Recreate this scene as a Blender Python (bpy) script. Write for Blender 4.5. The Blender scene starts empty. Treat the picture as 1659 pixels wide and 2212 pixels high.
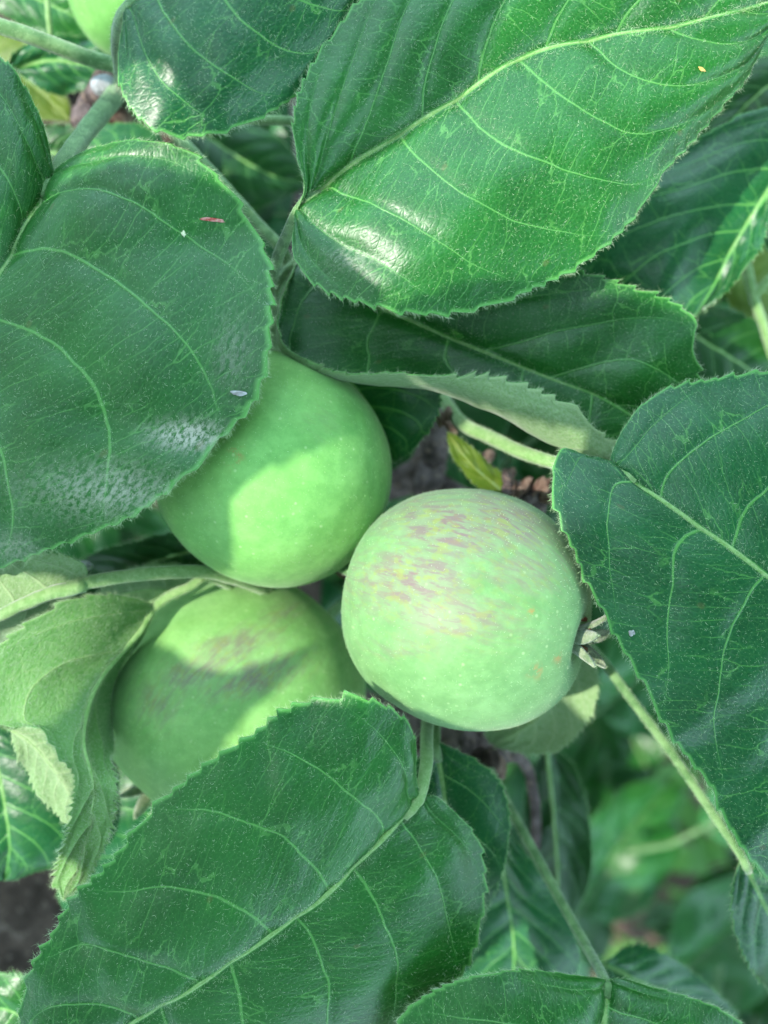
import bpy, math, random
import numpy as np
from mathutils import Vector, Matrix
random.seed(7)
RNG = np.random.default_rng(11)
R = math.radians
SC = bpy.context.scene
COL = SC.collection

# ------------------------------------------------------------------ camera, sky, sun, exposure
H_MM = 135.0            # height of the lens over the middle of the apple cluster, millimetres
F_PX = 1912.5
cam_d = bpy.data.cameras.new('camera')
cam_d.sensor_fit = 'HORIZONTAL'; cam_d.sensor_width = 3.6; cam_d.lens = 4.15
cam_d.clip_start = 0.002; cam_d.clip_end = 500
cam_d.dof.use_dof = True; cam_d.dof.focus_distance = 0.119; cam_d.dof.aperture_fstop = 1.6
cam = bpy.data.objects.new('camera', cam_d); COL.objects.link(cam)
cam.location = (0, 0, H_MM / 1000)
SC.camera = cam

SUN_DIR = Vector((-0.54, -0.02, 0.84)).normalized()      # towards the sun
world = bpy.data.worlds.new('World'); SC.world = world; world.use_nodes = True
wn = world.node_tree; wn.nodes.clear()
sky = wn.nodes.new('ShaderNodeTexSky'); sky.sky_type = 'NISHITA'; sky.sun_disc = False
sky.sun_elevation = math.asin(SUN_DIR.z)
sky.sun_rotation = math.atan2(SUN_DIR.x, SUN_DIR.y)
sky.air_density = 1.0; sky.dust_density = 1.5; sky.ozone_density = 1.0
bg = wn.nodes.new('ShaderNodeBackground'); bg.inputs['Strength'].default_value = 0.15
wo = wn.nodes.new('ShaderNodeOutputWorld')
# broken thin cloud over the whole sky
tc = wn.nodes.new('ShaderNodeTexCoord'); cn = wn.nodes.new('ShaderNodeTexNoise'); cn.inputs['Scale'].default_value = 1.9; cn.inputs['Detail'].default_value = 5; cn.inputs['Roughness'].default_value = .55
mr = wn.nodes.new('ShaderNodeMapRange'); mr.interpolation_type = 'SMOOTHSTEP'; mr.inputs[1].default_value = .38; mr.inputs[2].default_value = .60; mr.inputs[4].default_value = .8
cm = wn.nodes.new('ShaderNodeMix'); cm.data_type = 'RGBA'; cm.inputs[7].default_value = (7.8, 12.2, 13.8, 1)
wn.links.new(tc.outputs['Generated'], cn.inputs['Vector']); wn.links.new(cn.outputs[0], mr.inputs[0]); wn.links.new(mr.outputs[0], cm.inputs[0]); wn.links.new(sky.outputs[0], cm.inputs[6])
wn.links.new(cm.outputs[2], bg.inputs[0]); wn.links.new(bg.outputs[0], wo.inputs[0])
sun_d = bpy.data.lights.new('sun', 'SUN'); sun_d.energy = 2.5; sun_d.angle = R(0.55); sun_d.color = (1.0, 0.95, 0.86)
sun = bpy.data.objects.new('sun', sun_d); COL.objects.link(sun)
sun.rotation_euler = SUN_DIR.to_track_quat('Z', 'Y').to_euler(); sun.location = (-1, 0, 1.5)
SC.view_settings.view_transform = 'Standard'; SC.view_settings.look = 'None'
SC.view_settings.exposure = 1.50; SC.view_settings.gamma = 1.0
SC.view_settings.use_curve_mapping = False
SC.cycles.use_denoising = True
SC.cycles.max_bounces = 8; SC.cycles.transmission_bounces = 4; SC.cycles.diffuse_bounces = 4

# ------------------------------------------------------------------ helpers
def at(px, py, z):
    """a point of the place: picture direction plus real height z (mm) -> metres"""
    d = H_MM - z
    return np.array([(px - 829.5) / F_PX * d, -(py - 1106) / F_PX * d, z]) / 1000
def A3(pts): return np.array([at(*p) for p in pts])

def crom(P, n, dense=24):
    """Catmull-Rom through P, resampled to n points equally spaced along the length"""
    P = np.asarray(P, float)
    if len(P) == 2:
        t = np.linspace(0, 1, n)[:, None]; return P[0] * (1 - t) + P[1] * t
    Q = np.vstack([2 * P[0] - P[1], P, 2 * P[-1] - P[-2]])
    out = []
    t = np.linspace(0, 1, dense, endpoint=False)[:, None]
    for i in range(1, len(Q) - 2):
        p0, p1, p2, p3 = Q[i - 1], Q[i], Q[i + 1], Q[i + 2]
        out.append(0.5 * ((2 * p1) + (-p0 + p2) * t + (2 * p0 - 5 * p1 + 4 * p2 - p3) * t ** 2 + (-p0 + 3 * p1 - 3 * p2 + p3) * t ** 3))
    out.append(P[-1][None]); D = np.vstack(out)
    s = np.r_[0, np.cumsum(np.linalg.norm(np.diff(D, axis=0), axis=1))]
    x = np.linspace(0, s[-1], n)
    return np.stack([np.interp(x, s, D[:, k]) for k in range(3)], 1)

def sm(a, b, x):
    t = np.clip((x - a) / (b - a), 0, 1); return t * t * (3 - 2 * t)

class Noise2:
    """cheap smooth noise: a sum of random sines"""
    def __init__(s, seed, n=10):
        r = np.random.default_rng(seed); s.a = r.uniform(0, 2 * np.pi, n); s.f = r.uniform(.5, 1.6, n); s.p = r.uniform(0, 2 * np.pi, n); s.n = n
    def __call__(s, x, y):
        o = 0
        for a, f, p in zip(s.a, s.f, s.p): o = o + np.sin((x * np.cos(a) + y * np.sin(a)) * f * 2 * np.pi + p)
        return o / math.sqrt(s.n)

def mesh_np(name, V, F, mats, mi=None, uvs=None, attrs=None):
    """F: list of (n,3) / (n,4) index arrays"""
    me = bpy.data.meshes.new(name)
    V = np.asarray(V, np.float32)
    me.vertices.add(len(V)); me.vertices.foreach_set('co', V.ravel())
    nl = sum(f.size for f in F); npol = sum(len(f) for f in F)
    me.loops.add(nl); me.polygons.add(npol)
    me.loops.foreach_set('vertex_index', np.concatenate([f.ravel() for f in F]).astype(np.int32))
    sizes = np.concatenate([np.full(len(f), f.shape[1]) for f in F])
    me.polygons.foreach_set('loop_start', np.r_[0, np.cumsum(sizes)[:-1]].astype(np.int32))
    me.polygons.foreach_set('use_smooth', np.ones(npol, bool))
    if mi is not None: me.polygons.foreach_set('material_index', mi.astype(np.int32))
    for m in (mats if isinstance(mats, (list, tuple)) else [mats]): me.materials.append(m)
    me.update(calc_edges=True)
    for k, d in (uvs or {}).items():
        l = me.uv_layers.new(name=k); l.data.foreach_set('uv', np.asarray(d, np.float32).ravel())
    for k, d in (attrs or {}).items():
        a = me.attributes.new(k, 'FLOAT', 'POINT'); a.data.foreach_set('value', np.asarray(d, np.float32))
    return me

def link(name, me, parent=None, loc=(0, 0, 0), **props):
    o = bpy.data.objects.new(name, me); COL.objects.link(o)
    if parent is not None: o.parent = parent
    o.location = loc
    for k, v in props.items(): o[k] = v
    return o

def tube_arrays(P, rad, seg=12, wob=0.0, seed=0, groove=0.0):
    P = np.asarray(P, float); n = len(P)
    T = np.gradient(P, axis=0); T /= np.linalg.norm(T, axis=1)[:, None] + 1e-12
    up = np.array([0, 0, 1.0]) if abs(T[0, 2]) < .9 else np.array([1.0, 0, 0])
    U = np.zeros_like(P); u = np.cross(T[0], up)
    for i in range(n):
        u = u - T[i] * np.dot(u, T[i]); u /= np.linalg.norm(u) + 1e-12; U[i] = u
    W = np.cross(U, T)                       # roughly up
    a = np.linspace(0, 2 * np.pi, seg, endpoint=False)
    rad = np.broadcast_to(np.asarray(rad, float), (n,))
    rr = rad[:, None] * np.ones(seg)[None]
    if wob:
        nz = Noise2(seed, 12); s = np.r_[0, np.cumsum(np.linalg.norm(np.diff(P, axis=0), axis=1))] / max(rad.mean(), 1e-6)
        rr = rr * (1 + wob * nz(s[:, None] * .22 + np.cos(a)[None] * .6, np.sin(a)[None] * .6 + s[:, None] * .05))
    if groove: rr = rr * (1 - groove * np.exp(-((a[None] - np.pi / 2) / .45) ** 2))
    V = P[:, None] + rr[..., None] * (np.cos(a)[None, :, None] * U[:, None] + np.sin(a)[None, :, None] * W[:, None])
    idx = np.arange(n * seg).reshape(n, seg)
    nx = np.roll(idx, -1, axis=1)
    F4 = np.stack([idx[:-1], nx[:-1], nx[1:], idx[1:]], -1).reshape(-1, 4)
    V = V.reshape(-1, 3)
    c0, c1 = len(V), len(V) + 1
    V = np.vstack([V, P[0] - T[0] * rad[0] * .35, P[-1] + T[-1] * rad[-1] * .6])
    F3 = np.vstack([np.stack([np.full(seg, c0), nx[0], idx[0]], -1), np.stack([np.full(seg, c1), idx[-1], nx[-1]], -1)])
    return V, F4, F3, T, U, W

def hair_mesh(name, P, D, L, r, mat, curl=.5):
    """fine curved three-sided hairs rooted at P, growing along D"""
    n = len(P)
    D = D / (np.linalg.norm(D, axis=1)[:, None] + 1e-12)
    ref = RNG.normal(size=(n, 3)); B = np.cross(D, ref); B /= np.linalg.norm(B, axis=1)[:, None] + 1e-12; Cc = np.cross(D, B)
    L = np.broadcast_to(L, (n,))[:, None]; V = []
    for t, k in ((0, 1.), (.5, .75)):
        ctr = P + D * L * t + B * L * curl * t * t
        for a in (0, 2.094, 4.189): V.append(ctr + r * k * (math.cos(a) * B + math.sin(a) * Cc))
    V.append(P + D * L * .85 + B * L * curl)
    V = np.stack(V, 1).reshape(-1, 3)
    o = (np.arange(n) * 7)[:, None]
    F4 = np.concatenate([o + np.array([[i, (i + 1) % 3, 3 + (i + 1) % 3, 3 + i]]) for i in range(3)])
    F3 = np.concatenate([o + np.array([[3 + i, 3 + (i + 1) % 3, 6]]) for i in range(3)])
    return mesh_np(name, V, [F4, F3], mat)

# ------------------------------------------------------------------ material helpers
class NT:
    def __init__(s, name):
        s.m = bpy.data.materials.new(name); s.m.use_nodes = True; s.t = s.m.node_tree; s.t.nodes.clear()
    def n(s, typ, **kw):
        x = s.t.nodes.new(typ)
        for k, v in kw.items(): setattr(x, k, v)
        return x
    def l(s, a, b): s.t.links.new(a, b)
    def put(s, inp, v):
        if isinstance(v, bpy.types.NodeSocket): s.l(v, inp)
        elif isinstance(v, (tuple, list)) and len(v) == 3 and inp.type == 'RGBA': inp.default_value = (*v, 1)
        else: inp.default_value = v
    def math(s, op, a, b=None, c=None, clamp=False):
        x = s.n('ShaderNodeMath', operation=op, use_clamp=clamp)
        for i, v in enumerate((a, b, c)):
            if v is not None: s.put(x.inputs[i], v)
        return x.outputs[0]
    def step(s, a, b, x):            # smooth map a->0, b->1
        m = s.n('ShaderNodeMapRange', interpolation_type='SMOOTHSTEP'); s.put(m.inputs[0], x); m.inputs[1].default_value = a; m.inputs[2].default_value = b
        if isinstance(a, bpy.types.NodeSocket): s.l(a, m.inputs[1])
        return m.outputs[0]
    def mix(s, f, a, b, blend='MIX'):
        m = s.n('ShaderNodeMix', data_type='RGBA', blend_type=blend); s.put(m.inputs[0], f); s.put(m.inputs[6], a); s.put(m.inputs[7], b); return m.outputs[2]
    def uv(s, name): return s.n('ShaderNodeUVMap', uv_map=name).outputs[0]
    def xyz(s, v):
        x = s.n('ShaderNodeSeparateXYZ'); s.l(v, x.inputs[0]); return x.outputs
    def comb(s, x, y, z=0.0):
        c = s.n('ShaderNodeCombineXYZ'); s.put(c.inputs[0], x); s.put(c.inputs[1], y); s.put(c.inputs[2], z); return c.outputs[0]
    def noise(s, vec, scale, detail=2, rough=.5, dist=0.0):
        x = s.n('ShaderNodeTexNoise'); s.l(vec, x.inputs['Vector']); x.inputs['Scale'].default_value = scale; x.inputs['Detail'].default_value = detail
        x.inputs['Roughness'].default_value = rough; x.inputs['Distortion'].default_value = dist; return x.outputs
    def vor(s, vec, scale, feature='F1', dims='3D', rand=1.0):
        x = s.n('ShaderNodeTexVoronoi', feature=feature, voronoi_dimensions=dims); s.l(vec, x.inputs['Vector']); x.inputs['Scale'].default_value = scale
        x.inputs['Randomness'].default_value = rand; return x.outputs
    def attr(s, name): return s.n('ShaderNodeAttribute', attribute_name=name).outputs['Fac']
    def objc(s): return s.n('ShaderNodeTexCoord').outputs['Object']
    def bump(s, h, dist, strength=1.0, nrm=None):
        b = s.n('ShaderNodeBump'); s.l(h, b.inputs['Height']); b.inputs['Distance'].default_value = dist; b.inputs['Strength'].default_value = strength
        if nrm is not None: s.l(nrm, b.inputs['Normal'])
        return b.outputs[0]
    def finish(s, col, rough=.5, spec=.5, nrm=None, trans=0.0, tcol=None, sheen=0.0, sss=0.0, srad=(1, 1, .5), sscale=.001, coat=0.0):
        p = s.n('ShaderNodeBsdfPrincipled'); s.put(p.inputs['Base Color'], col); s.put(p.inputs['Roughness'], rough)
        s.put(p.inputs['Specular IOR Level'], spec)
        if sheen: p.inputs['Sheen Weight'].default_value = sheen; p.inputs['Sheen Roughness'].default_value = .5
        if sss:
            p.inputs['Subsurface Weight'].default_value = sss; p.inputs['Subsurface Radius'].default_value = srad; p.inputs['Subsurface Scale'].default_value = sscale
        if nrm is not None: s.l(nrm, p.inputs['Normal'])
        out = s.n('ShaderNodeOutputMaterial'); res = p.outputs[0]
        if trans:
            t = s.n('ShaderNodeBsdfTranslucent'); s.put(t.inputs[0], tcol if tcol is not None else col)
            if nrm is not None: s.l(nrm, t.inputs[1])
            mx = s.n('ShaderNodeMixShader'); mx.inputs[0].default_value = trans; s.l(res, mx.inputs[1]); s.l(t.outputs[0], mx.inputs[2]); res = mx.outputs[0]
        s.l(res, out.inputs[0]); return s.m

def leaf_mat(name, dark, light, vein, trans, tcol, rough=.4, spec=.5, felt=0.0, veinw=1.0, tert=.6, speck=.6, bump=1.0, sheen=0.0):
    s = NT(name)
    vp = s.xyz(s.uv('vp')); mm = s.xyz(s.uv('mm')); pc = s.xyz(s.uv('pc'))
    p, q = vp[0], mm[1]; ps, u = pc[0], pc[1]
    aq = s.math('ABSOLUTE', q); av = s.math('ABSOLUTE', vp[1])
    mmv = s.comb(mm[0], mm[1])
    nw = s.noise(mmv, .14, 2)[0]                                   # slow wobble, mm space
    nw2 = s.noise(mmv, 1.1, 2)[0]
    pw = s.math('MULTIPLY_ADD', s.math('SUBTRACT', nw, .5), .10, p)
    fr = s.math('FRACT', s.math('ADD', pw, .5))
    dsec = s.math('MULTIPLY', s.math('ABSOLUTE', s.math('SUBTRACT', fr, .5)), ps)       # mm to the nearest side vein
    wsec = s.math('MULTIPLY_ADD', av, -.15 * veinw, .27 * veinw)
    sec = s.math('SUBTRACT', 1.0, s.step(.3, 1.0, s.math('DIVIDE', dsec, s.math('MAXIMUM', wsec, .06))), clamp=True)
    sec = s.math('MULTIPLY', sec, s.step(1.02, .72, av))
    secw = s.math('SUBTRACT', 1.0, s.step(0.0, 1.0, s.math('DIVIDE', dsec, 1.1)), clamp=True)
    wmid = s.math('MULTIPLY_ADD', u, -.42 * veinw, .62 * veinw)
    mid = s.math('SUBTRACT', 1.0, s.step(.4, 1.0, s.math('DIVIDE', aq, wmid)), clamp=True)
    # ladder veins between the side veins
    lx = s.math('MULTIPLY_ADD', nw2, .35, s.math('MULTIPLY', pw, .95)); ly = s.math('MULTIPLY_ADD', nw, 1.1, s.math('DIVIDE', s.math('MULTIPLY_ADD', mm[0], 1.35, aq), 3.3))
    lad = s.vor(s.comb(lx, ly), 1.0, 'DISTANCE_TO_EDGE', '2D', .85)[0]
    ladm = s.math('SUBTRACT', 1.0, s.step(.006, .050, lad), clamp=True)
    net = s.vor(mmv, 1.25, 'DISTANCE_TO_EDGE', '2D', 1.0)[0]
    netm = s.math('SUBTRACT', 1.0, s.step(0.0, .13, net), clamp=True)
    big = s.noise(mmv, .085, 3, .6)[0]; fine = s.noise(mmv, 2.6, 3, .65)[0]
    col = s.mix(s.step(.3, .72, big), dark, light)
    col = s.mix(s.math('MULTIPLY', s.step(.42, .75, fine), .35), col, tuple(min(1, c * 1.7 + .01) for c in light))
    col = s.mix(s.math('MULTIPLY', secw, .22), col, tuple(c * 1.35 for c in light))
    lf = s.math('MULTIPLY', s.step(.35, .65, s.noise(mmv, .22, 1)[0]), tert)
    col = s.mix(s.math('MULTIPLY', ladm, lf), col, vein)
    col = s.mix(s.math('MULTIPLY', netm, tert * .22), col, vein)
    col = s.mix(s.math('MULTIPLY', sec, .85), col, vein)
    col = s.mix(mid, col, vein)
    col = s.mix(s.math('MULTIPLY', s.step(.975, .995, av), .7), col, tuple(min(1, c * 1.25) for c in vein))
    # pale specks: hair bases, dust
    sp = s.vor(mmv, 1.9, 'F1', '2D', 1.0)
    spm = s.math('MULTIPLY', s.math('SUBTRACT', 1.0, s.step(.05, .13, sp[0]), clamp=True), s.step(.45, .6, s.xyz(sp[1])[0]))
    col = s.mix(s.math('MULTIPLY', spm, speck), col, (.26, .42, .20))
    sp2 = s.noise(mmv, 3.4, 1, .5)[0]
    col = s.mix(s.math('MULTIPLY', s.step(.66, .74, sp2), speck * .6), col, (.18, .34, .13))
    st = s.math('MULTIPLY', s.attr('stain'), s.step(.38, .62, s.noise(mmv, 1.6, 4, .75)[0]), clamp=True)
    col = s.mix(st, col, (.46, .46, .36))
    sv = s.vor(mmv, .085, 'F1', '2D', 1.0); spots = s.math('MULTIPLY', s.math('SUBTRACT', 1.0, s.step(.035, .065, s.math('MULTIPLY_ADD', s.noise(mmv, 1.5, 2)[0], .03, sv[0])), clamp=True), s.step(.72, .74, s.xyz(sv[1])[0]))
    col = s.mix(s.math('MULTIPLY', spots, .25), col, (.16, .10, .03))
    if felt:
        ff = s.noise(mmv, 1.9, 5, .8)[0]
        col = s.mix(s.math('MULTIPLY', s.step(.35, .7, ff), felt), col, (.42, .53, .33))
    h = s.math('MULTIPLY', s.step(0, .5, lad), .40)
    h = s.math('MULTIPLY_ADD', s.step(0, .25, net), .22, h)
    h = s.math('MULTIPLY_ADD', fine, .42, h)
    h = s.math('MULTIPLY_ADD', sec, .6, h)
    nrm = s.bump(h, .00008 * bump, .8)
    ro = s.math('MULTIPLY_ADD', fine, .22, rough - .1)
    return s.finish(col, ro, spec, nrm, trans, tcol, sheen)

M = {}
VE = (.11, .34, .07)
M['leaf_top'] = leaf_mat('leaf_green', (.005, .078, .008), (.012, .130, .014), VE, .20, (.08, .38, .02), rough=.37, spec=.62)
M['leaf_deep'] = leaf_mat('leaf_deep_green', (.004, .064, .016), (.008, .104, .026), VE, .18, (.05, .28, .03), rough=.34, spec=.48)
M['leaf_under'] = leaf_mat('leaf_underside', (.15, .28, .10), (.20, .34, .13), (.32, .46, .21), .25, (.16, .38, .05), rough=.85, spec=.2, felt=.55, veinw=1.5, tert=.5, speck=0, bump=2.0, sheen=.3)
M['leaf_curl'] = leaf_mat('young_leaf_green', (.08, .25, .045), (.13, .32, .07), (.26, .44, .14), .33, (.16, .46, .04), rough=.6, spec=.3, felt=.38, veinw=1.5, tert=.45, speck=.1, bump=1.6, sheen=.15)
M['leaf_yellow'] = leaf_mat('yellowing_leaf', (.07, .15, .010), (.12, .19, .012), (.20, .27, .05), .3, (.22, .36, .02), rough=.5, tert=.3, speck=.1)
M['leaf_shaded'] = leaf_mat('shaded_leaf_green', (.004, .040, .005), (.008, .066, .008), (.07, .20, .045), .20, (.08, .38, .02), rough=.38, spec=.42, tert=.4, speck=.2)  # darker copy of the leaf green, shade of the gaps put into the colour

def simple_mat(name, c1, c2, scale, rough=.7, spec=.3, bump=.0003, detail=4, stretch=None, sheen=0., trans=0., c3=None, sss=0.):
    s = NT(name); v = s.objc()
    if stretch:
        mp = s.n('ShaderNodeMapping'); s.l(v, mp.inputs[0]); mp.inputs['Scale'].default_value = stretch; v = mp.outputs[0]
    a = s.noise(v, scale, detail, .62)[0]; b = s.noise(v, scale * 3.3, 3, .6)[0]
    col = s.mix(s.step(.35, .65, a), c1, c2)
    if c3 is not None: col = s.mix(s.step(.55, .7, b), col, c3)
    nrm = s.bump(s.math('ADD', a, s.math('MULTIPLY', b, .5)), bump)
    return s.finish(col, rough, spec, nrm, trans, None, sheen, sss)
M['stem'] = simple_mat('green_fuzzy_stem', (.07, .17, .05), (.16, .29, .11), 420, .7, .3, .0002, sheen=.4)
M['stem_pale'] = simple_mat('pale_fuzzy_stem', (.16, .30, .09), (.23, .36, .14), 900, .75, .25, .0002, sheen=.4)
M['midrib'] = simple_mat('midrib_green', (.16, .32, .08), (.24, .40, .14), 1200, .65, .3, .00012, sheen=.3)
M['bark'] = simple_mat('apple_bark', (.022, .015, .011), (.085, .060, .048), 90, .85, .2, .003, 6, c3=(.15, .115, .095))
M['bark_spur'] = simple_mat('spur_wood', (.05, .035, .032), (.17, .13, .13), 260, .8, .3, .0012, 6, c3=(.24, .17, .13))
M['bud'] = simple_mat('bud_scale', (.08, .04, .028), (.24, .165, .125), 500, .75, .3, .0004, 5)
M['white_bud'] = simple_mat('woolly_bud', (.26, .27, .28), (.42, .44, .46), 700, .9, .1, .0003)
M['hair'] = simple_mat('leaf_hair', (.40, .56, .28), (.52, .66, .40), 300, .6, .4, .00001)
M['fuzz'] = simple_mat('fruit_fuzz', (.50, .66, .36), (.62, .74, .48), 300, .7, .2, .00001)
M['sepal'] = simple_mat('sepal_felt', (.12, .18, .09), (.27, .31, .20), 700, .9, .15, .0004, sheen=.5)
M['stamen'] = simple_mat('dry_stamen', (.12, .035, .015), (.34, .17, .10), 900, .8, .2, .0003)
M['soil'] = simple_mat('orchard_soil', (.035, .024, .018), (.15, .10, .08), 9, .95, .1, .01, 8, c3=(.06, .12, .03))
M['weed'] = simple_mat('ground_weed', (.05, .16, .02), (.10, .26, .04), 30, .55, .4, .0003, trans=.25)
M['shell'] = simple_mat('shed_skin', (.24, .22, .21), (.42, .42, .42), 1500, .5, .5, .0001)
M['red_flake'] = simple_mat('red_flake', (.38, .035, .02), (.60, .30, .26), 1100, .6, .4, .0002)
M['speck'] = simple_mat('pale_grain', (.62, .62, .40), (.75, .76, .55), 900, .6, .4, .0001)
M['orange'] = simple_mat('orange_scale', (.62, .36, .08), (.75, .50, .16), 900, .6, .4, .0001)

def apple_mat(name, g1, g2, blush):
    s = NT(name); v = s.objc()
    ap = s.xyz(s.uv('ap'))
    big = s.noise(v, 110, 3, .55)[0]; fine = s.noise(v, 900, 3, .6)[0]
    col = s.mix(s.step(.3, .7, big), g1, g2)
    len_ = s.vor(v, 620, 'F1', '3D', 1.0)
    dots = s.math('MULTIPLY', s.math('SUBTRACT', 1.0, s.step(.06, .2, len_[0]), clamp=True), s.step(.4, .7, s.xyz(len_[1])[0]))
    mt = s.noise(v, 420, 5, .75)[0]
    col = s.mix(s.math('MULTIPLY', s.step(.42, .70, mt), .28), col, tuple(min(1, c * 1.45 + .03) for c in g2))
    col = s.mix(s.math('MULTIPLY', s.step(.50, .30, mt), .22), col, tuple(c * .72 for c in g1))
    col = s.mix(s.math('MULTIPLY', dots, .4), col, (.46, .60, .30))
    bm = s.attr('blush')
    st = s.noise(s.comb(s.math('MULTIPLY', ap[0], 17), s.math('MULTIPLY', ap[1], 5)), 1.0, 4, .6, .4)[0]
    st2 = s.noise(s.comb(s.math('MULTIPLY', ap[0], 13), s.math('MULTIPLY', ap[1], 7), 4.0), 1.0, 5, .7, .5)[0]
    st3 = s.noise(s.comb(s.math('MULTIPLY', ap[0], 15), s.math('MULTIPLY', ap[1], 9), 9.0), 1.0, 4, .65, .3)[0]
    k = s.math('MULTIPLY', s.math('MULTIPLY', bm, s.step(.42, .62, st)), blush, clamp=True)
    pk = s.math('MULTIPLY', s.step(.1, .9, bm), .55 * blush)
    col = s.mix(pk, col, (.23, .21, .16))                     # soft dull blush under the streaks
    col = s.mix(s.math('MULTIPLY', k, .85), col, (.185, .105, .125))
    k3 = s.math('MULTIPLY', s.math('MULTIPLY', bm, s.step(.50, .62, st3)), blush, clamp=True)
    col = s.mix(s.math('MULTIPLY', k3, .55), col, (.24, .30, .035))
    k2 = s.math('MULTIPLY', s.math('MULTIPLY', bm, s.step(.56, .66, st2)), blush, clamp=True)
    col = s.mix(s.math('MULTIPLY', k2, .55), col, (.22, .15, .09))
    ru = s.math('MULTIPLY', s.attr('russet'), s.step(.45, .6, s.noise(v, 700, 4, .8)[0]), clamp=True)
    col = s.mix(ru, col, (.33, .20, .06))
    nrm = s.bump(s.math('MULTIPLY_ADD', fine, .5, big), .00012, .8)
    return s.finish(col, s.math('MULTIPLY_ADD', fine, .15, .46), .32, nrm, sss=.25, srad=(.8, 1.0, .35), sscale=.0022, sheen=.12)
M['apple1'] = apple_mat('green_apple_skin', (.135, .36, .078), (.185, .42, .105), .25)
M['apple2'] = apple_mat('blushed_apple_skin', (.165, .38, .095), (.22, .44, .13), .75)
M['apple3'] = apple_mat('streaked_apple_skin', (.115, .265, .082), (.155, .315, .112), 1.0)

# ------------------------------------------------------------------ the tree
ROOT = Vector((-.26, -.24, -.60))
tree = bpy.data.objects.new('apple_tree', None); COL.objects.link(tree); tree.location = ROOT
tree.empty_display_size = .05
tree['label'] = 'apple tree whose downy toothed leaves and grey brown wood surround the fruit'; tree['category'] = 'tree'

def side_surface(A, B, nv_side, cols, bulge, face):
    pass

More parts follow.
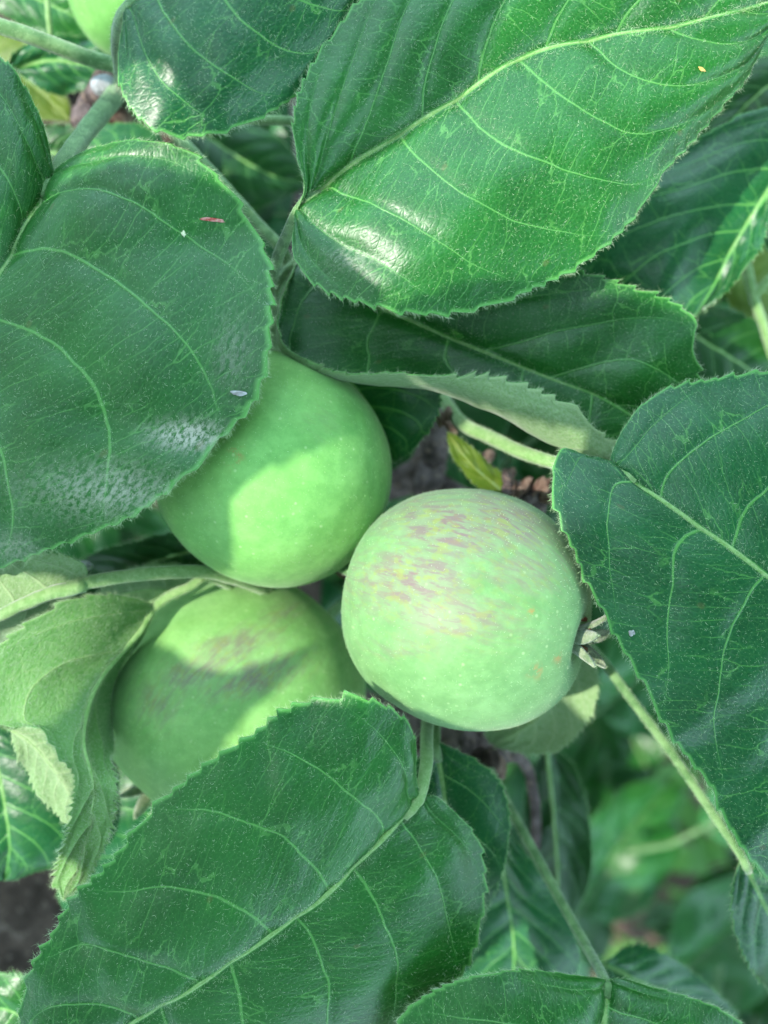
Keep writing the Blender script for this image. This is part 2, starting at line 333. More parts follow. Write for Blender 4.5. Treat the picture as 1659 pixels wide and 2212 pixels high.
def build_leaf(Lc, Mc, Rc, nu=280, ns=44, bulge=.07, face=1, nsec=7, teeth=30, tooth=.55, c1=.10, c2=.16, thick=.22, quilt=.36,
               ripple=.35, seed=1, mats=('leaf_top', 'leaf_under'), stains=(), mm=False, name='leaf', sync=None):
    """Lc/Rc: list of columns from the midrib outwards (each a polyline), last = margin. returns mesh, base and grids (metres)"""
    conv = (lambda p: np.array(p, float) / 1000) if mm else A3
    ue = np.linspace(.004, .996, nu)
    def rs(c, ci=0):
        C = crom(conv(c), 900); S = np.linspace(0, 1, 900); us = ue
        if sync:                       # control points that lie across from each other share the same u
            ku, ks = [0.], [0.]
            for (u0, *ids) in sync:
                ku.append(u0); ks.append(S[np.argmin(np.linalg.norm(C - conv(c)[ids[ci]], axis=1))])
            us = np.interp(ue, ku + [1.], ks + [1.])
            kk = 9; pad = np.r_[2 * us[0] - us[kk:0:-1], us, 2 * us[-1] - us[-2:-kk - 2:-1]]; us = np.convolve(pad, np.ones(2 * kk + 1) / (2 * kk + 1), 'valid')
        return np.stack([np.interp(us, S, C[:, k]) for k in range(3)], 1)
    Mi = rs(Mc, 1); T = np.gradient(Mi, axis=0); T /= np.linalg.norm(T, axis=1)[:, None]
    Lm = np.linalg.norm(np.diff(Mi, axis=0), axis=1).sum() * 1000
    # v: 0..1 finer at the margin
    t = np.linspace(0, 1, ns + 1); vv = 1 - (1 - t) ** 1.3
    sides = []
    for sgn, cc in ((-1, Lc), (1, Rc)):
        cols = [Mi] + [rs(c, 0 if sgn < 0 else 2) for c in cc]
        if len(cols) == 2:
            lat = cols[1] - Mi; dist = np.linalg.norm(lat, axis=1)[:, None]
            n = np.cross(T, lat) * sgn; n /= np.linalg.norm(n, axis=1)[:, None] + 1e-9
            n = n * (1 if (n[:, 2].mean() > 0) else -1) * face
            cols = [Mi, Mi + lat * .5 + n * dist * bulge, cols[1]]
        dm = [0] + [np.linalg.norm(cols[i + 1] - cols[i], axis=1).mean() for i in range(len(cols) - 1)]
        kn = np.cumsum(dm) / sum(dm)
        Q = [2 * cols[0] - cols[1]] + cols + [2 * cols[-1] - cols[-2]]
        S = np.zeros((nu, ns + 1, 3))
        for j, v in enumerate(vv):
            i = min(max(np.searchsorted(kn, v, side='right') - 1, 0), len(cols) - 2)
            tt = (v - kn[i]) / (kn[i + 1] - kn[i]); p0, p1, p2, p3 = Q[i], Q[i + 1], Q[i + 2], Q[i + 3]
            S[:, j] = 0.5 * ((2 * p1) + (-p0 + p2) * tt + (2 * p0 - 5 * p1 + 4 * p2 - p3) * tt ** 2 + (-p0 + 3 * p1 - 3 * p2 + p3) * tt ** 3)
        sides.append(S)
    P = np.concatenate([sides[0][:, ::-1], sides[1][:, 1:]], axis=1)       # nu x nv
    nv = P.shape[1]; mid = ns
    sv = np.r_[-vv[::-1], vv[1:]]; U, V = np.meshgrid(ue, sv, indexing='ij'); AV = np.abs(V)
    # teeth on the margin
    rt = np.random.default_rng(seed)
    if teeth:
        for sgn in (-1, 1):
            e = 0 if sgn < 0 else nv - 1; e2 = e - sgn
            out = P[:, e] - P[:, mid]; out = P[:, e] - P[:, e - sgn * 6]; out /= np.linalg.norm(out, axis=1)[:, None] + 1e-9
            tg = np.gradient(P[:, e], axis=0); tg /= np.linalg.norm(tg, axis=1)[:, None] + 1e-9
            ph = ue * teeth + .5 * np.sin(ue * 21 + seed) + .25 * np.sin(ue * 47 + 2 * seed)
            fr = ph - np.floor(ph); amp = 1.2 * tooth * (.6 + .7 * rt.random(teeth + 4)[np.clip(np.floor(ph).astype(int) + 1, 0, teeth + 3)])
            amp = amp * sm(.03, .12, ue) * sm(0, .04, 1 - ue)
            saw = np.where(fr < .8, (fr / .8) ** 1.5, (1 - fr) / .2)
            js = np.where((V[0] * sgn) > .8)[0]
            for j in js:
                w = ((abs(V[0, j]) - .8) / .2) ** 1.6
                P[:, j] += (out * (saw * amp)[:, None] + tg * (saw * amp * .6)[:, None]) * w / 1000
    # uv fields
    dst = np.linalg.norm(np.diff(P, axis=1), axis=2); cum = np.concatenate([np.zeros((nu, 1)), np.cumsum(dst, 1)], 1)
    Q = (cum - cum[:, mid:mid + 1]) * 1000
    nz = Noise2(seed, 8)
    warp = lambda u: u + .012 * np.sin(u * 9 + seed) + .006 * np.sin(u * 23 + seed * 2)
    pb = nsec * (warp(U) - c1 * AV - c2 * AV ** 2) + .02 * nz(U * 3, V * 2)
    pL = pb + .15; pR = pb + .55
    def norm(P):
        gu = np.gradient(P, axis=0); gv = np.gradient(P, axis=1)
        N = np.cross(gu, gv); N /= np.linalg.norm(N, axis=2)[..., None] + 1e-15
        s = N[nu // 5:-nu // 5, mid - ns // 3:mid + ns // 3, 2].mean()
        return (N, 1) if s > 0 else (-N, -1)
    N, flip = norm(P); N = N * face
    if mm: N = N * 1
    ps = Lm / nsec; quilt = quilt * min(1.0, (ps / 12.0) ** 1.4)
    p = np.where(V < 0, pL, pR); fr = np.abs((p + .5) - np.floor(p + .5) - .5) * ps
    h = -quilt * np.exp(-(fr / 1.1) ** 2) * sm(1.0, .6, AV) + quilt * .8 * (sm(0, ps * .5, fr)) * sm(1.0, .75, AV)
    h += -.35 * np.exp(-(Q / 1.1) ** 2)
    h += ripple * nz(U * Lm / 22, Q / 22) * sm(.05, .5, AV) + ripple * .9 * np.sin(U * 17 + seed + 2 * V) * sm(.65, 1, AV) * np.minimum(1, 4 * (1 - U))
    h += .045 * Noise2(seed + 5, 10)(U * Lm / 6.5, Q / 6.5) + .10 * Noise2(seed + 6, 10)(U * Lm / 14, Q / 14) * sm(.02, .2, AV)
    Pt = P + N * ((h + thick / 2) / 1000)[..., None]; Pb = P + N * ((h - thick / 2) / 1000)[..., None]
    base = Mi[0].copy()
    Vt = (Pt - base).reshape(-1, 3); Vb = (Pb - base).reshape(-1, 3); nn = nu * nv
    idx = np.arange(nn).reshape(nu, nv)
    a, b, c, d = idx[:-1, :-1], idx[1:, :-1], idx[1:, 1:], idx[:-1, 1:]
    top = np.stack([a, b, c, d], -1).reshape(-1, 4)
    if flip * face < 0: top = top[:, ::-1]
    bot = top[:, ::-1] + nn
    ring = np.concatenate([idx[:, 0], idx[-1, 1:], idx[::-1, -1][1:], idx[0, ::-1][1:-1]])
    rn = np.roll(ring, -1); rim = np.stack([ring, ring + nn, rn + nn, rn], -1)
    if flip * face < 0: rim = rim[:, ::-1]
    F = np.concatenate([top, bot, rim])
    mi = np.concatenate([np.zeros(len(top)), np.ones(len(bot)), np.zeros(len(rim))])
    fv = F % nn; jj = fv % nv
    right = (jj.max(axis=1) > mid)[:, None] | (jj.min(axis=1) >= mid)[:, None]
    pL_, pR_ = pL.ravel(), pR.ravel()
    pv = np.where(right, pR_[fv], pL_[fv])
    vpuv = np.stack([pv, V.ravel()[fv]], -1); mmuv = np.stack([(U * Lm).ravel()[fv], Q.ravel()[fv]], -1) + np.array([seed * 0.0, 0])
    pcuv = np.stack([np.full(fv.shape, ps), U.ravel()[fv]], -1)
    stain = np.zeros(nn)
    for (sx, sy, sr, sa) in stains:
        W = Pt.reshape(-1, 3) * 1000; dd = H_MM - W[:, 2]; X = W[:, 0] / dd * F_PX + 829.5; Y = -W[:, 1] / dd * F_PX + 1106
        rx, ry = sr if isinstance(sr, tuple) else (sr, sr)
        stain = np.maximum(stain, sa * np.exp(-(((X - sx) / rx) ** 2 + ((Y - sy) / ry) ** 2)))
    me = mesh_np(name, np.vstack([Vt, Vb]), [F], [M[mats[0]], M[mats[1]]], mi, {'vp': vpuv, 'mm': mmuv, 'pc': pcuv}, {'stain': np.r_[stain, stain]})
    G = dict(Pt=Pt, Pb=Pb, N=N, mid=mid, base=base, U=U, V=V, Q=Q, p=p, ps=ps, Lm=Lm, Mi=Mi, h=h, face=face, nu=nu, nv=nv, ns=ns)
    return me, G

def leaf_hairs(G, par, n_surf, n_edge, n_mid, L=1.0, side='top', under=0):
    b = G['base']; Pt, N = (G['Pt'], G['N']) if side == 'top' else (G['Pb'], -G['N'])
    nu, nv, mid = G['nu'], G['nv'], G['mid']
    TU = np.gradient(Pt, axis=0); TV = np.gradient(Pt, axis=1)
    Ps, Ds, Ls = [], [], []
    def take(i, j, lift, rnd, ll):
        d = N[i, j] * lift + RNG.normal(size=(len(i), 3)) * rnd
        Ps.append(Pt[i, j] - b); Ds.append(d); Ls.append(ll)
    if n_surf:
        area = np.linalg.norm(np.cross(TU, TV), axis=2).ravel(); near = 1 + 2.5 * np.exp(-((np.abs((G['p'] + .5) - np.floor(G['p'] + .5) - .5) * G['ps']) / .5) ** 2).ravel() + 5 * np.exp(-(G['Q'] / 1.2) ** 2).ravel()
        pr = area * near; k = RNG.choice(len(pr), n_surf, p=pr / pr.sum()); i, j = k // nv, k % nv
        jit = (TU[i, j] * RNG.uniform(-.5, .5, (n_surf, 1)) + TV[i, j] * RNG.uniform(-.5, .5, (n_surf, 1)))
        d = N[i, j] * .35 + RNG.normal(size=(n_surf, 3)) * .5
        d = d - N[i, j] * np.minimum(0, (d * N[i, j]).sum(1))[:, None] + N[i, j] * .1
        Ps.append(Pt[i, j] - b + jit); Ds.append(d); Ls.append(RNG.uniform(.2, .75, n_surf) * L)
    if n_edge:
        for e, s in ((0, -1), (nv - 1, 1)):
            seg = np.linalg.norm(np.gradient(Pt[:, e], axis=0), axis=1); i = RNG.choice(nu, n_edge // 2, p=seg / seg.sum()); j = np.full(len(i), e)
            out = Pt[i, j] - Pt[i, j - s * 3]; out /= np.linalg.norm(out, axis=1)[:, None] + 1e-9
            tg = TU[i, j] / (np.linalg.norm(TU[i, j], axis=1)[:, None] + 1e-12)
            jit = TU[i, j] * RNG.uniform(-.5, .5, (len(i), 1))
            Ps.append(Pt[i, j] - b + jit - N[i, j] * RNG.uniform(0, 2e-4, (len(i), 1))); Ds.append(out * .8 + tg * .7 + RNG.normal(size=(len(i), 3)) * .45); Ls.append(RNG.uniform(.35, 1.15, len(i)) * L)
    if n_mid:
        i = RNG.integers(0, nu, n_mid); j = mid + RNG.integers(-1, 2, n_mid)
        Ps.append(Pt[i, j] - b + TU[i, j] * RNG.uniform(-.5, .5, (n_mid, 1))); Ds.append(N[i, j] * .6 + RNG.normal(size=(n_mid, 3)) * .6); Ls.append(RNG.uniform(.4, 1.0, n_mid) * L)
    if not Ps: return
    me = hair_mesh('leaf_hair', np.vstack(Ps), np.vstack(Ds), np.concatenate(Ls) * 1e-3, 1.5e-5, M['hair'])
    link('leaf_hair', me, par, kind='stuff')

def fuzz_tube(P, rad, n, L, base):
    """roots and directions for hairs round a stem"""
    k = RNG.integers(0, len(P) - 1, n); f = RNG.random((n, 1)); c = P[k] * (1 - f) + P[k + 1] * f
    T = P[k + 1] - P[k]; T /= np.linalg.norm(T, axis=1)[:, None] + 1e-12
    d = RNG.normal(size=(n, 3)); d -= T * (d * T).sum(1)[:, None]; d /= np.linalg.norm(d, axis=1)[:, None]
    rr = np.broadcast_to(rad, (len(P),))[k][:, None]
    return c + d * rr * .95 - base, d + T * .5 + RNG.normal(size=(n, 3)) * .25, RNG.uniform(.3, 1, n) * L * 1e-3

def stem_part(name, pts, r0, r1, parent, base, mat='stem', hairs=0, hl=.7, seg=12, n=40, wob=.03, label=None, groove=0.0, mm=False, mid=None, off=None):
    P = crom(A3(pts) if not mm else np.array(pts) / 1000, n)
    rad = np.interp(np.linspace(0, 1, n), [0, 1] if mid is None else [0, .5, 1], [r0, r1] if mid is None else [r0, mid, r1]) / 1000
    V, F4, F3, T, U, W = tube_arrays(P - base, rad, seg, wob, len(pts) * 7 + int(abs(pts[0][0])), groove)
    o = link(name, mesh_np(name, V, [F4, F3], M[mat]), parent, tuple(off) if off is not None else (0, 0, 0))
    if label: o['label'] = label
    if hairs:
        hp, hd, hl_ = fuzz_tube(P, rad, hairs, hl, base)
        hm = hair_mesh('stem_hair', hp, hd, hl_, 1.7e-5, M['hair'], .3)
        if off is not None: link('stem_hair', hm, o, kind='stuff')
        else: link('stem_hair', hm, parent, kind='stuff')
    return o

def hero(label, Lc, Mc, Rc, hairs=(2600, 1500, 700), petiole=None, pr=(.75, .75), pmat='stem', ribr=(.50, .12), ribmat='midrib', hl=1.0, hside='top', phair=900, **kw):
    me, G = build_leaf(Lc, Mc, Rc, **kw)
    b = Vector(G['base'])
    o = link('leaf', me, tree, tuple(b - ROOT), label=label)
    # raised midrib on the upper and lower side
    j = G['mid']; nu = G['nu']
    path = ((G['Pt'][:, j] + G['Pb'][:, j]) / 2)[2:-6:5]
    k = len(path); rad = np.interp(np.linspace(0, 1, k), [0, 1], ribr) / 1000
    nrm = G['N'][:, j][2:-6:5]
    if ribr[0] > 0:
        V, F4, F3, *_ = tube_arrays(path - G['base'] - nrm * (rad * .25)[:, None], rad, 8, .05, 3)
        link('midrib', mesh_np('midrib', V, [F4, F3], M[ribmat]), o)
    leaf_hairs(G, o, *hairs, L=hl, side=hside)
    if petiole is not None:
        pp = A3([tuple(p) for p in petiole]) ; pp = np.vstack([path[2], path[0], pp[1:]]) * 1000
        stem_part('petiole', [tuple(p) for p in pp], pr[0], pr[1], o, G['base'], pmat, phair, groove=.25, mm=True)
    return o, G

exec_leaves = True
# --- big leaf, top right
hero('large glossy leaf spread across the upper right, pale midrib climbing to the right corner',
     [[(640, 455, 16), (654, 400, 18), (638, 330, 20), (636, 250, 21), (662, 170, 21), (715, 80, 21), (800, -20, 21), (930, -110, 20), (1130, -180, 19), (1400, -190, 17), (1640, -120, 13), (1800, -30, 10)]],
     [(640, 455, 16), (720, 385, 16), (860, 292, 17), (1000, 205, 17), (1130, 122, 17), (1300, 80, 16), (1480, 50, 16), (1659, 5, 13), (1800, -30, 10)],
     [[(640, 455, 16), (630, 520, 17), (650, 580, 17), (710, 628, 17), (800, 655, 18), (900, 675, 18), (990, 672, 18), (1080, 652, 17), (1150, 622, 16), (1232, 582, 15), (1300, 532, 15), (1370, 460, 14), (1432, 372, 13.5), (1500, 300, 13), (1562, 228, 12), (1612, 155, 11), (1652, 85, 11), (1715, 20, 11), (1800, -30, 10)]],
     petiole=[(640, 455, 16), (622, 505, 11), (598, 565, 4), (584, 650, -8), (610, 800, -30), (720, 950, -55)], pr=(.85, 1.0), bulge=.10, nsec=8, c1=.16, c2=.20, teeth=34, seed=3, hairs=(5200, 2600, 900),
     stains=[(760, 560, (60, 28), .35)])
# --- top leaf
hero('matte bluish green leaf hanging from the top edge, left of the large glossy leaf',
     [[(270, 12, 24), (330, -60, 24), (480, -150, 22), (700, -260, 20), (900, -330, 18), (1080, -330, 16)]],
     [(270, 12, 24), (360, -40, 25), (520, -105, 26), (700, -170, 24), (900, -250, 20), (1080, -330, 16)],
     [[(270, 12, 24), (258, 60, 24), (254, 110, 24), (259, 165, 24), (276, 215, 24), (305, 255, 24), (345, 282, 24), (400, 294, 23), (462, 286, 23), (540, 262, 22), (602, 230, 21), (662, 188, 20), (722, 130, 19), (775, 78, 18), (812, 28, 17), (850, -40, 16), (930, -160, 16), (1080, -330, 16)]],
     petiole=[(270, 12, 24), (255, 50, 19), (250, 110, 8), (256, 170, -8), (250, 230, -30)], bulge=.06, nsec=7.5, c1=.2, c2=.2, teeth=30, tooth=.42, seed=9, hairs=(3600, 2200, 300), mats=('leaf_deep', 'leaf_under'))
# --- large leaf at the left
hero('broad matte leaf filling the left side, overlapping the uppermost apple',
     [[(118, 385, 14), (112, 330, 15), (92, 262, 16), (62, 200, 17), (28, 152, 18), (-30, 110, 18), (-120, 120, 17), (-240, 250, 14), (-340, 500, 10), (-400, 800, 8), (-400, 1050, 6), (-380, 1200, 6)]],
     [(118, 385, 14), (82, 440, 15), (40, 512, 16), (0, 590, 17), (-70, 700, 17), (-170, 860, 15), (-280, 1040, 10), (-380, 1200, 6)],
     [[(118, 385, 14), (145, 362, 16), (200, 326, 18), (268, 309, 20), (340, 309, 21), (400, 326, 21), (450, 365, 21), (492, 412, 20), (524, 460, 19), (552, 505, 18), (576, 560, 18), (584, 625, 18), (582, 700, 18), (578, 765, 18), (563, 825, 18), (542, 872, 18), (508, 912, 18), (468, 952, 18), (418, 1010, 19), (372, 1046, 19), (338, 1075, 19), (280, 1115, 19), (208, 1146, 18), (100, 1186, 16), (0, 1222, 13), (-120, 1250, 10), (-260, 1240, 8), (-380, 1200, 6)]],
     petiole=[(118, 385, 14), (135, 355, 10), (185, 285, 0), (250, 205, -12), (290, 150, -28)], pr=(1.15, 1.9), phair=1200, bulge=.07, nsec=7.2, c1=.14, c2=.16, teeth=38, tooth=.6, seed=5, hairs=(6500, 3000, 700),
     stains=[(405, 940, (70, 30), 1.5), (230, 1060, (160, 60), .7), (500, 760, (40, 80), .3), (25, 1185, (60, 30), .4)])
# --- middle leaf with the curled edge
hero('dark leaf under the large glossy one with its lower edge rolled up, showing the pale downy underside',
     [[(640, 560, -2), (720, 590, 2), (850, 600, 4), (1000, 590, 5), (1130, 580, 5), (1235, 588, 5), (1300, 603, 5), (1375, 628, 5), (1440, 650, 4), (1488, 685, 4), (1494, 730, 4), (1500, 780, 3), (1512, 830, 2), (1515, 890, 1), (1500, 960, 0), (1460, 1000, 0)]],
     [(640, 560, -2), (740, 625, 0), (880, 690, 1), (1000, 742, 1), (1100, 782, 1), (1200, 822, 1), (1300, 860, 1), (1400, 925, 0), (1460, 1000, 0)],
     [[(640, 560, -2), (625, 650, 0), (650, 715, 1), (760, 760, 1), (870, 785, 1), (980, 815, 1), (1080, 855, 1), (1180, 905, 0), (1270, 955, 0), (1360, 990, 0), (1460, 1000, 0)],
      [(640, 560, -2), (606, 650, 1), (602, 735, 1), (650, 784, 2), (760, 822, 3), (860, 834, 3), (960, 852, 3), (1060, 890, 3), (1160, 942, 3), (1250, 985, 3), (1340, 1025, 3), (1460, 1000, 0)],
      [(640, 560, -2), (604, 650, 2), (604, 733, 3), (650, 780, 5), (750, 812, 7), (850, 818, 8), (950, 828, 8), (1045, 850, 8), (1140, 892, 8), (1235, 940, 7), (1330, 1000, 5), (1460, 1000, 0)],
      [(640, 560, -2), (606, 652, 3), (608, 728, 4), (660, 776, 6), (755, 806, 8.5), (850, 806, 10), (945, 812, 10), (1042, 808, 10), (1118, 832, 10), (1190, 862, 9), (1262, 905, 8), (1322, 955, 6), (1460, 1000, 0)]],
     bulge=.05, nsec=6, c1=.14, c2=.14, teeth=26, tooth=.75, seed=12, hairs=(2600, 1800, 300), quilt=.16, ripple=.2, ribr=(.4, .1),
     petiole=[(640, 560, -2), (615, 590, -6), (592, 660, -14), (620, 800, -32)], phair=300)
# --- right leaf
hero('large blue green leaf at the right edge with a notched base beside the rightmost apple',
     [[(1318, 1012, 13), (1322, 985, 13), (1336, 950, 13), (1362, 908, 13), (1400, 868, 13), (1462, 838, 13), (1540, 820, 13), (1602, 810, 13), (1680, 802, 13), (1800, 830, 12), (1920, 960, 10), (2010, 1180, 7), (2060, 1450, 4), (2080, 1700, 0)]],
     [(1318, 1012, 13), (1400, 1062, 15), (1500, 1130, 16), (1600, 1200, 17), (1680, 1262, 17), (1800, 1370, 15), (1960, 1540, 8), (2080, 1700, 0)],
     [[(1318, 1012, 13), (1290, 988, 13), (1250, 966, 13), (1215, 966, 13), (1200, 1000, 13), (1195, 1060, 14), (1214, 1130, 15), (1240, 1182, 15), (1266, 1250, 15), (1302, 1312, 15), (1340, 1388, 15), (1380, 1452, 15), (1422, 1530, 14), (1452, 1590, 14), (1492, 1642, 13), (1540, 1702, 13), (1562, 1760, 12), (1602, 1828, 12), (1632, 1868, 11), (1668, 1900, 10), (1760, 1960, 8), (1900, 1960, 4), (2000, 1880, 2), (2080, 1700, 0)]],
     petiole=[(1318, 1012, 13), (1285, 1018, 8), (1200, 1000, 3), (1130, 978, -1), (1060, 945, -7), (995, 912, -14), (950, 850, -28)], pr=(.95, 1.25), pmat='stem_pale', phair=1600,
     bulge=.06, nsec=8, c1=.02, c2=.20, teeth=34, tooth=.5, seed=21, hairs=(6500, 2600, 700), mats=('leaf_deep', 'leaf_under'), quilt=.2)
# --- bottom leaf
hero('large toothed leaf across the bottom left, in front of the lower apple',
     [[(912, 1718, 8), (901, 1672, 10), (897, 1618, 11), (890, 1580, 12), (868, 1550, 13), (830, 1526, 14), (780, 1511, 15), (720, 1511, 15), (660, 1520, 15), (602, 1545, 16), (560, 1580, 16), (502, 1616, 17), (450, 1650, 17), (400, 1690, 17), (352, 1730, 17), (300, 1790, 17), (262, 1840, 17), (222, 1885, 17), (180, 1920, 17), (148, 1960, 16), (120, 2012, 16), (84, 2070, 16), (60, 2130, 15), (40, 2220, 14), (0, 2330, 12), (-30, 2500, 9)]],
     [(912, 1718, 8), (862, 1778, 10), (780, 1860, 12), (700, 1940, 13), (602, 2010, 14), (520, 2068, 15), (400, 2148, 15), (280, 2215, 14), (120, 2330, 12), (-30, 2500, 9)],
     [[(912, 1718, 8), (945, 1722, 8), (985, 1758, 7), (1020, 1800, 6), (1040, 1850, 6), (1045, 1920, 6), (1036, 1992, 6), (1012, 2070, 6), (975, 2120, 6), (930, 2160, 6), (880, 2210, 6), (800, 2300, 6), (650, 2420, 6), (420, 2530, 3), (180, 2560, 6), (-30, 2500, 9)]],
     petiole=[(912, 1718, 8), (921, 1650, 6), (922, 1585, -1), (932, 1500, -22), (950, 1400, -45)], pmat='stem_pale', pr=(.95, 1.1), phair=1100,
     bulge=.06, nsec=8.2, c1=.14, c2=.10, teeth=40, tooth=.8, seed=31, hairs=(6000, 2600, 900))
# --- leaf just under it on the right
hero('smooth dark leaf peeping out just right of the large bottom leaf, below the rightmost apple',
     [[(940, 1600, -4), (990, 1622, -4), (1040, 1652, -4), (1078, 1690, -5), (1095, 1740, -6), (1094, 1800, -7), (1080, 1880, -8), (1055, 1960, -9), (1010, 2060, -11), (930, 2160, -14)]],
     [(940, 1600, -4), (960, 1720, -5), (975, 1860, -7), (965, 2010, -10), (930, 2160, -14)],
     [[(940, 1600, -4), (880, 1680, -4), (850, 1800, -5), (850, 1930, -8), (870, 2050, -11), (930, 2160, -14)]],
     hairs=(700, 900, 0), teeth=26, tooth=.4, seed=33, nu=180, ns=28, mats=('leaf_deep', 'leaf_under'), quilt=.12, petiole=[(940, 1600, -4), (945, 1540, -12), (960, 1450, -30)], phair=100)
# --- bottom right leaf
hero('rounded leaf rising from the bottom edge near the right corner, pale hairy rim',
     [[(1312, 2116, 8), (1240, 2104, 10), (1160, 2098, 11), (1080, 2100, 12), (1000, 2114, 12), (925, 2148, 12), (876, 2185, 12), (862, 2230, 12), (880, 2350, 11), (980, 2560, 8), (1180, 2760, 4)]],
     [(1312, 2116, 8), (1308, 2200, 11), (1290, 2350, 12), (1250, 2540, 9), (1180, 2760, 4)],
     [[(1312, 2116, 8), (1400, 2132, 9), (1500, 2158, 10), (1582, 2198, 10), (1640, 2270, 9), (1650, 2400, 8), (1560, 2580, 6), (1380, 2700, 5), (1180, 2760, 4)]],
     petiole=[(1312, 2116, 8), (1270, 2050, -3), (1220, 1962, -10), (1160, 1852, -14), (1100, 1745, -18), (1050, 1650, -24), (1000, 1560, -40)], pr=(.75, 1.0), phair=700,
     bulge=.12, nsec=6, teeth=34, tooth=.35, seed=37, hairs=(3000, 2600, 200))
# --- upper left-middle leaf: only its thick pale midrib and underside
hero('pale young leaf seen from below at the left edge, thick lit midrib running from the lower apple stem',
     [[(190, 1254, 4), (184, 1228, 5), (160, 1212, 6), (135, 1202, 6), (100, 1196, 6), (60, 1190, 6), (0, 1170, 5), (-100, 1150, 4), (-220, 1200, 2), (-330, 1400, 0)]],
     [(190, 1254, 4), (120, 1272, 5), (60, 1294, 5), (0, 1325, 5), (-100, 1360, 4), (-220, 1390, 2), (-330, 1400, 0)],
     [[(190, 1254, 4), (160, 1290, -1), (100, 1345, -4), (40, 1372, -6), (-30, 1410, -7), (-120, 1450, -6), (-230, 1450, -3), (-330, 1400, 0)]],
     face=-1, hside='bot', hairs=(2500, 1500, 600), petiole=[(190, 1254, 4), (270, 1245, 3), (370, 1236, 1), (470, 1240, -3), (600, 1290, -16), (700, 1380, -40)], pr=(1.0, 1.1), pmat='stem_pale', ribmat='stem_pale', phair=1500,
     ribr=(1.15, .5), teeth=24, tooth=.5, seed=41, nu=180, ns=30, mats=('leaf_top', 'leaf_under'), quilt=.3)
# --- curled leaf, left of the lower apple
hero('light green curled young leaf left of the lowest apple, twisted tip hanging down',
     [[(332, 1308, -6), (290, 1292, -2), (225, 1286, 2), (150, 1300, 5), (70, 1345, 7), (0, 1400, 8), (-30, 1480, 8), (-10, 1555, 8), (30, 1572, 8), (95, 1582, 8), (130, 1635, 9), (160, 1672, 9), (160, 1740, 9), (146, 1810, 9), (128, 1870, 8), (122, 1905, 7), (140, 1940, 6)]],
     [(332, 1308, -6), (290, 1372, -3), (240, 1432, 0), (205, 1482, 2), (188, 1530, 4), (178, 1590, 6), (185, 1645, 8), (205, 1690, 9), (204, 1750, 8.5), (188, 1820, 8), (164, 1880, 7), (140, 1940, 6)],
     [[(332, 1308, -6), (300, 1372, -7), (265, 1430, -8), (248, 1500, -8), (246, 1560, -6), (242, 1610, -2), (232, 1650, 5), (249, 1695, 10), (244, 1750, 10), (232, 1810, 9), (206, 1860, 8), (184, 1905, 7), (140, 1940, 6)]],
     petiole=[(332, 1308, -6), (365, 1288, -5), (410, 1268, -5), (465, 1250, -8), (600, 1330, -30)], pr=(.65, 1.1), pmat='stem_pale', ribmat='midrib', ribr=(.5, .08), phair=900,
     sync=[(.38, 9, 5, 5), (.5, 11, 7, 7), (.8, 13, 9, 9)],
     face=-1, hside='bot', hairs=(6500, 4200, 900), bulge=-.05, nsec=5.5, c1=.12, c2=.16, teeth=36, tooth=.65, seed=45, mats=('leaf_top', 'leaf_curl'), quilt=.28, ripple=.3)
# its folded-back half, seen behind
hero('olive green folded leaf flap tucked behind the curled young leaf',
     [[(20, 1570, 3), (40, 1620, 2), (70, 1690, 0), (110, 1740, -1), (170, 1790, -2)]],
     [(20, 1570, 3), (70, 1600, 3), (120, 1660, 2), (155, 1720, 0), (170, 1790, -2)],
     [[(20, 1570, 3), (100, 1575, 5), (165, 1620, 5), (190, 1700, 2), (170, 1790, -2)]],
     face=-1, hside='bot', hairs=(900, 600, 0), teeth=14, tooth=.6, seed=47, nu=120, ns=20, mats=('leaf_top', 'leaf_under'), ribr=(.15, .05))

def mid_leaf(label, L, Mx, Rx, **kw):
    kw.setdefault('nu', 130); kw.setdefault('ns', 22); kw.setdefault('hairs', (0, 500, 0)); kw.setdefault('teeth', 26); kw.setdefault('mats', ('leaf_shaded', 'leaf_under')); kw.setdefault('ribr', (.4, .12))
    kw.setdefault('tooth', .5)
    return hero(label, [L], Mx, [Rx], **kw)
# right, behind
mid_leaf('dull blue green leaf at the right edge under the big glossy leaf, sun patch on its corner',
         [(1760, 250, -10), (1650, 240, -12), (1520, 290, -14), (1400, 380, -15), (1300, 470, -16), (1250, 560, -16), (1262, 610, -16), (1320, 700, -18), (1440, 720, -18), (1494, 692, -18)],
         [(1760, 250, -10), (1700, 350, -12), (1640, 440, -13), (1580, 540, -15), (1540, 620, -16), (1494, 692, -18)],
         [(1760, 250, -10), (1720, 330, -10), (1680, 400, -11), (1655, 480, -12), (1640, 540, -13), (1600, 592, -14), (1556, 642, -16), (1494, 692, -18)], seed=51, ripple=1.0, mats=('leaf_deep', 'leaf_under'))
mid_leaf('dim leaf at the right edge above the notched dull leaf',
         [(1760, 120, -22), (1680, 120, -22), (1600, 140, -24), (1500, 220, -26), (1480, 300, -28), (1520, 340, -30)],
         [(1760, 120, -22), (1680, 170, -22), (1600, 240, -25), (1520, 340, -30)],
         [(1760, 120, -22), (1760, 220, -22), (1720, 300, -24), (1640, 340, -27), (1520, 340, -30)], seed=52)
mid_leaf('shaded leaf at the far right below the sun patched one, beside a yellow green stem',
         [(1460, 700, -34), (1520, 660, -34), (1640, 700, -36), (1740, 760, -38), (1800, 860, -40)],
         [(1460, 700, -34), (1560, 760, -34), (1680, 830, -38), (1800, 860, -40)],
         [(1460, 700, -34), (1480, 800, -34), (1560, 900, -36), (1700, 920, -40), (1800, 860, -40)], seed=53)
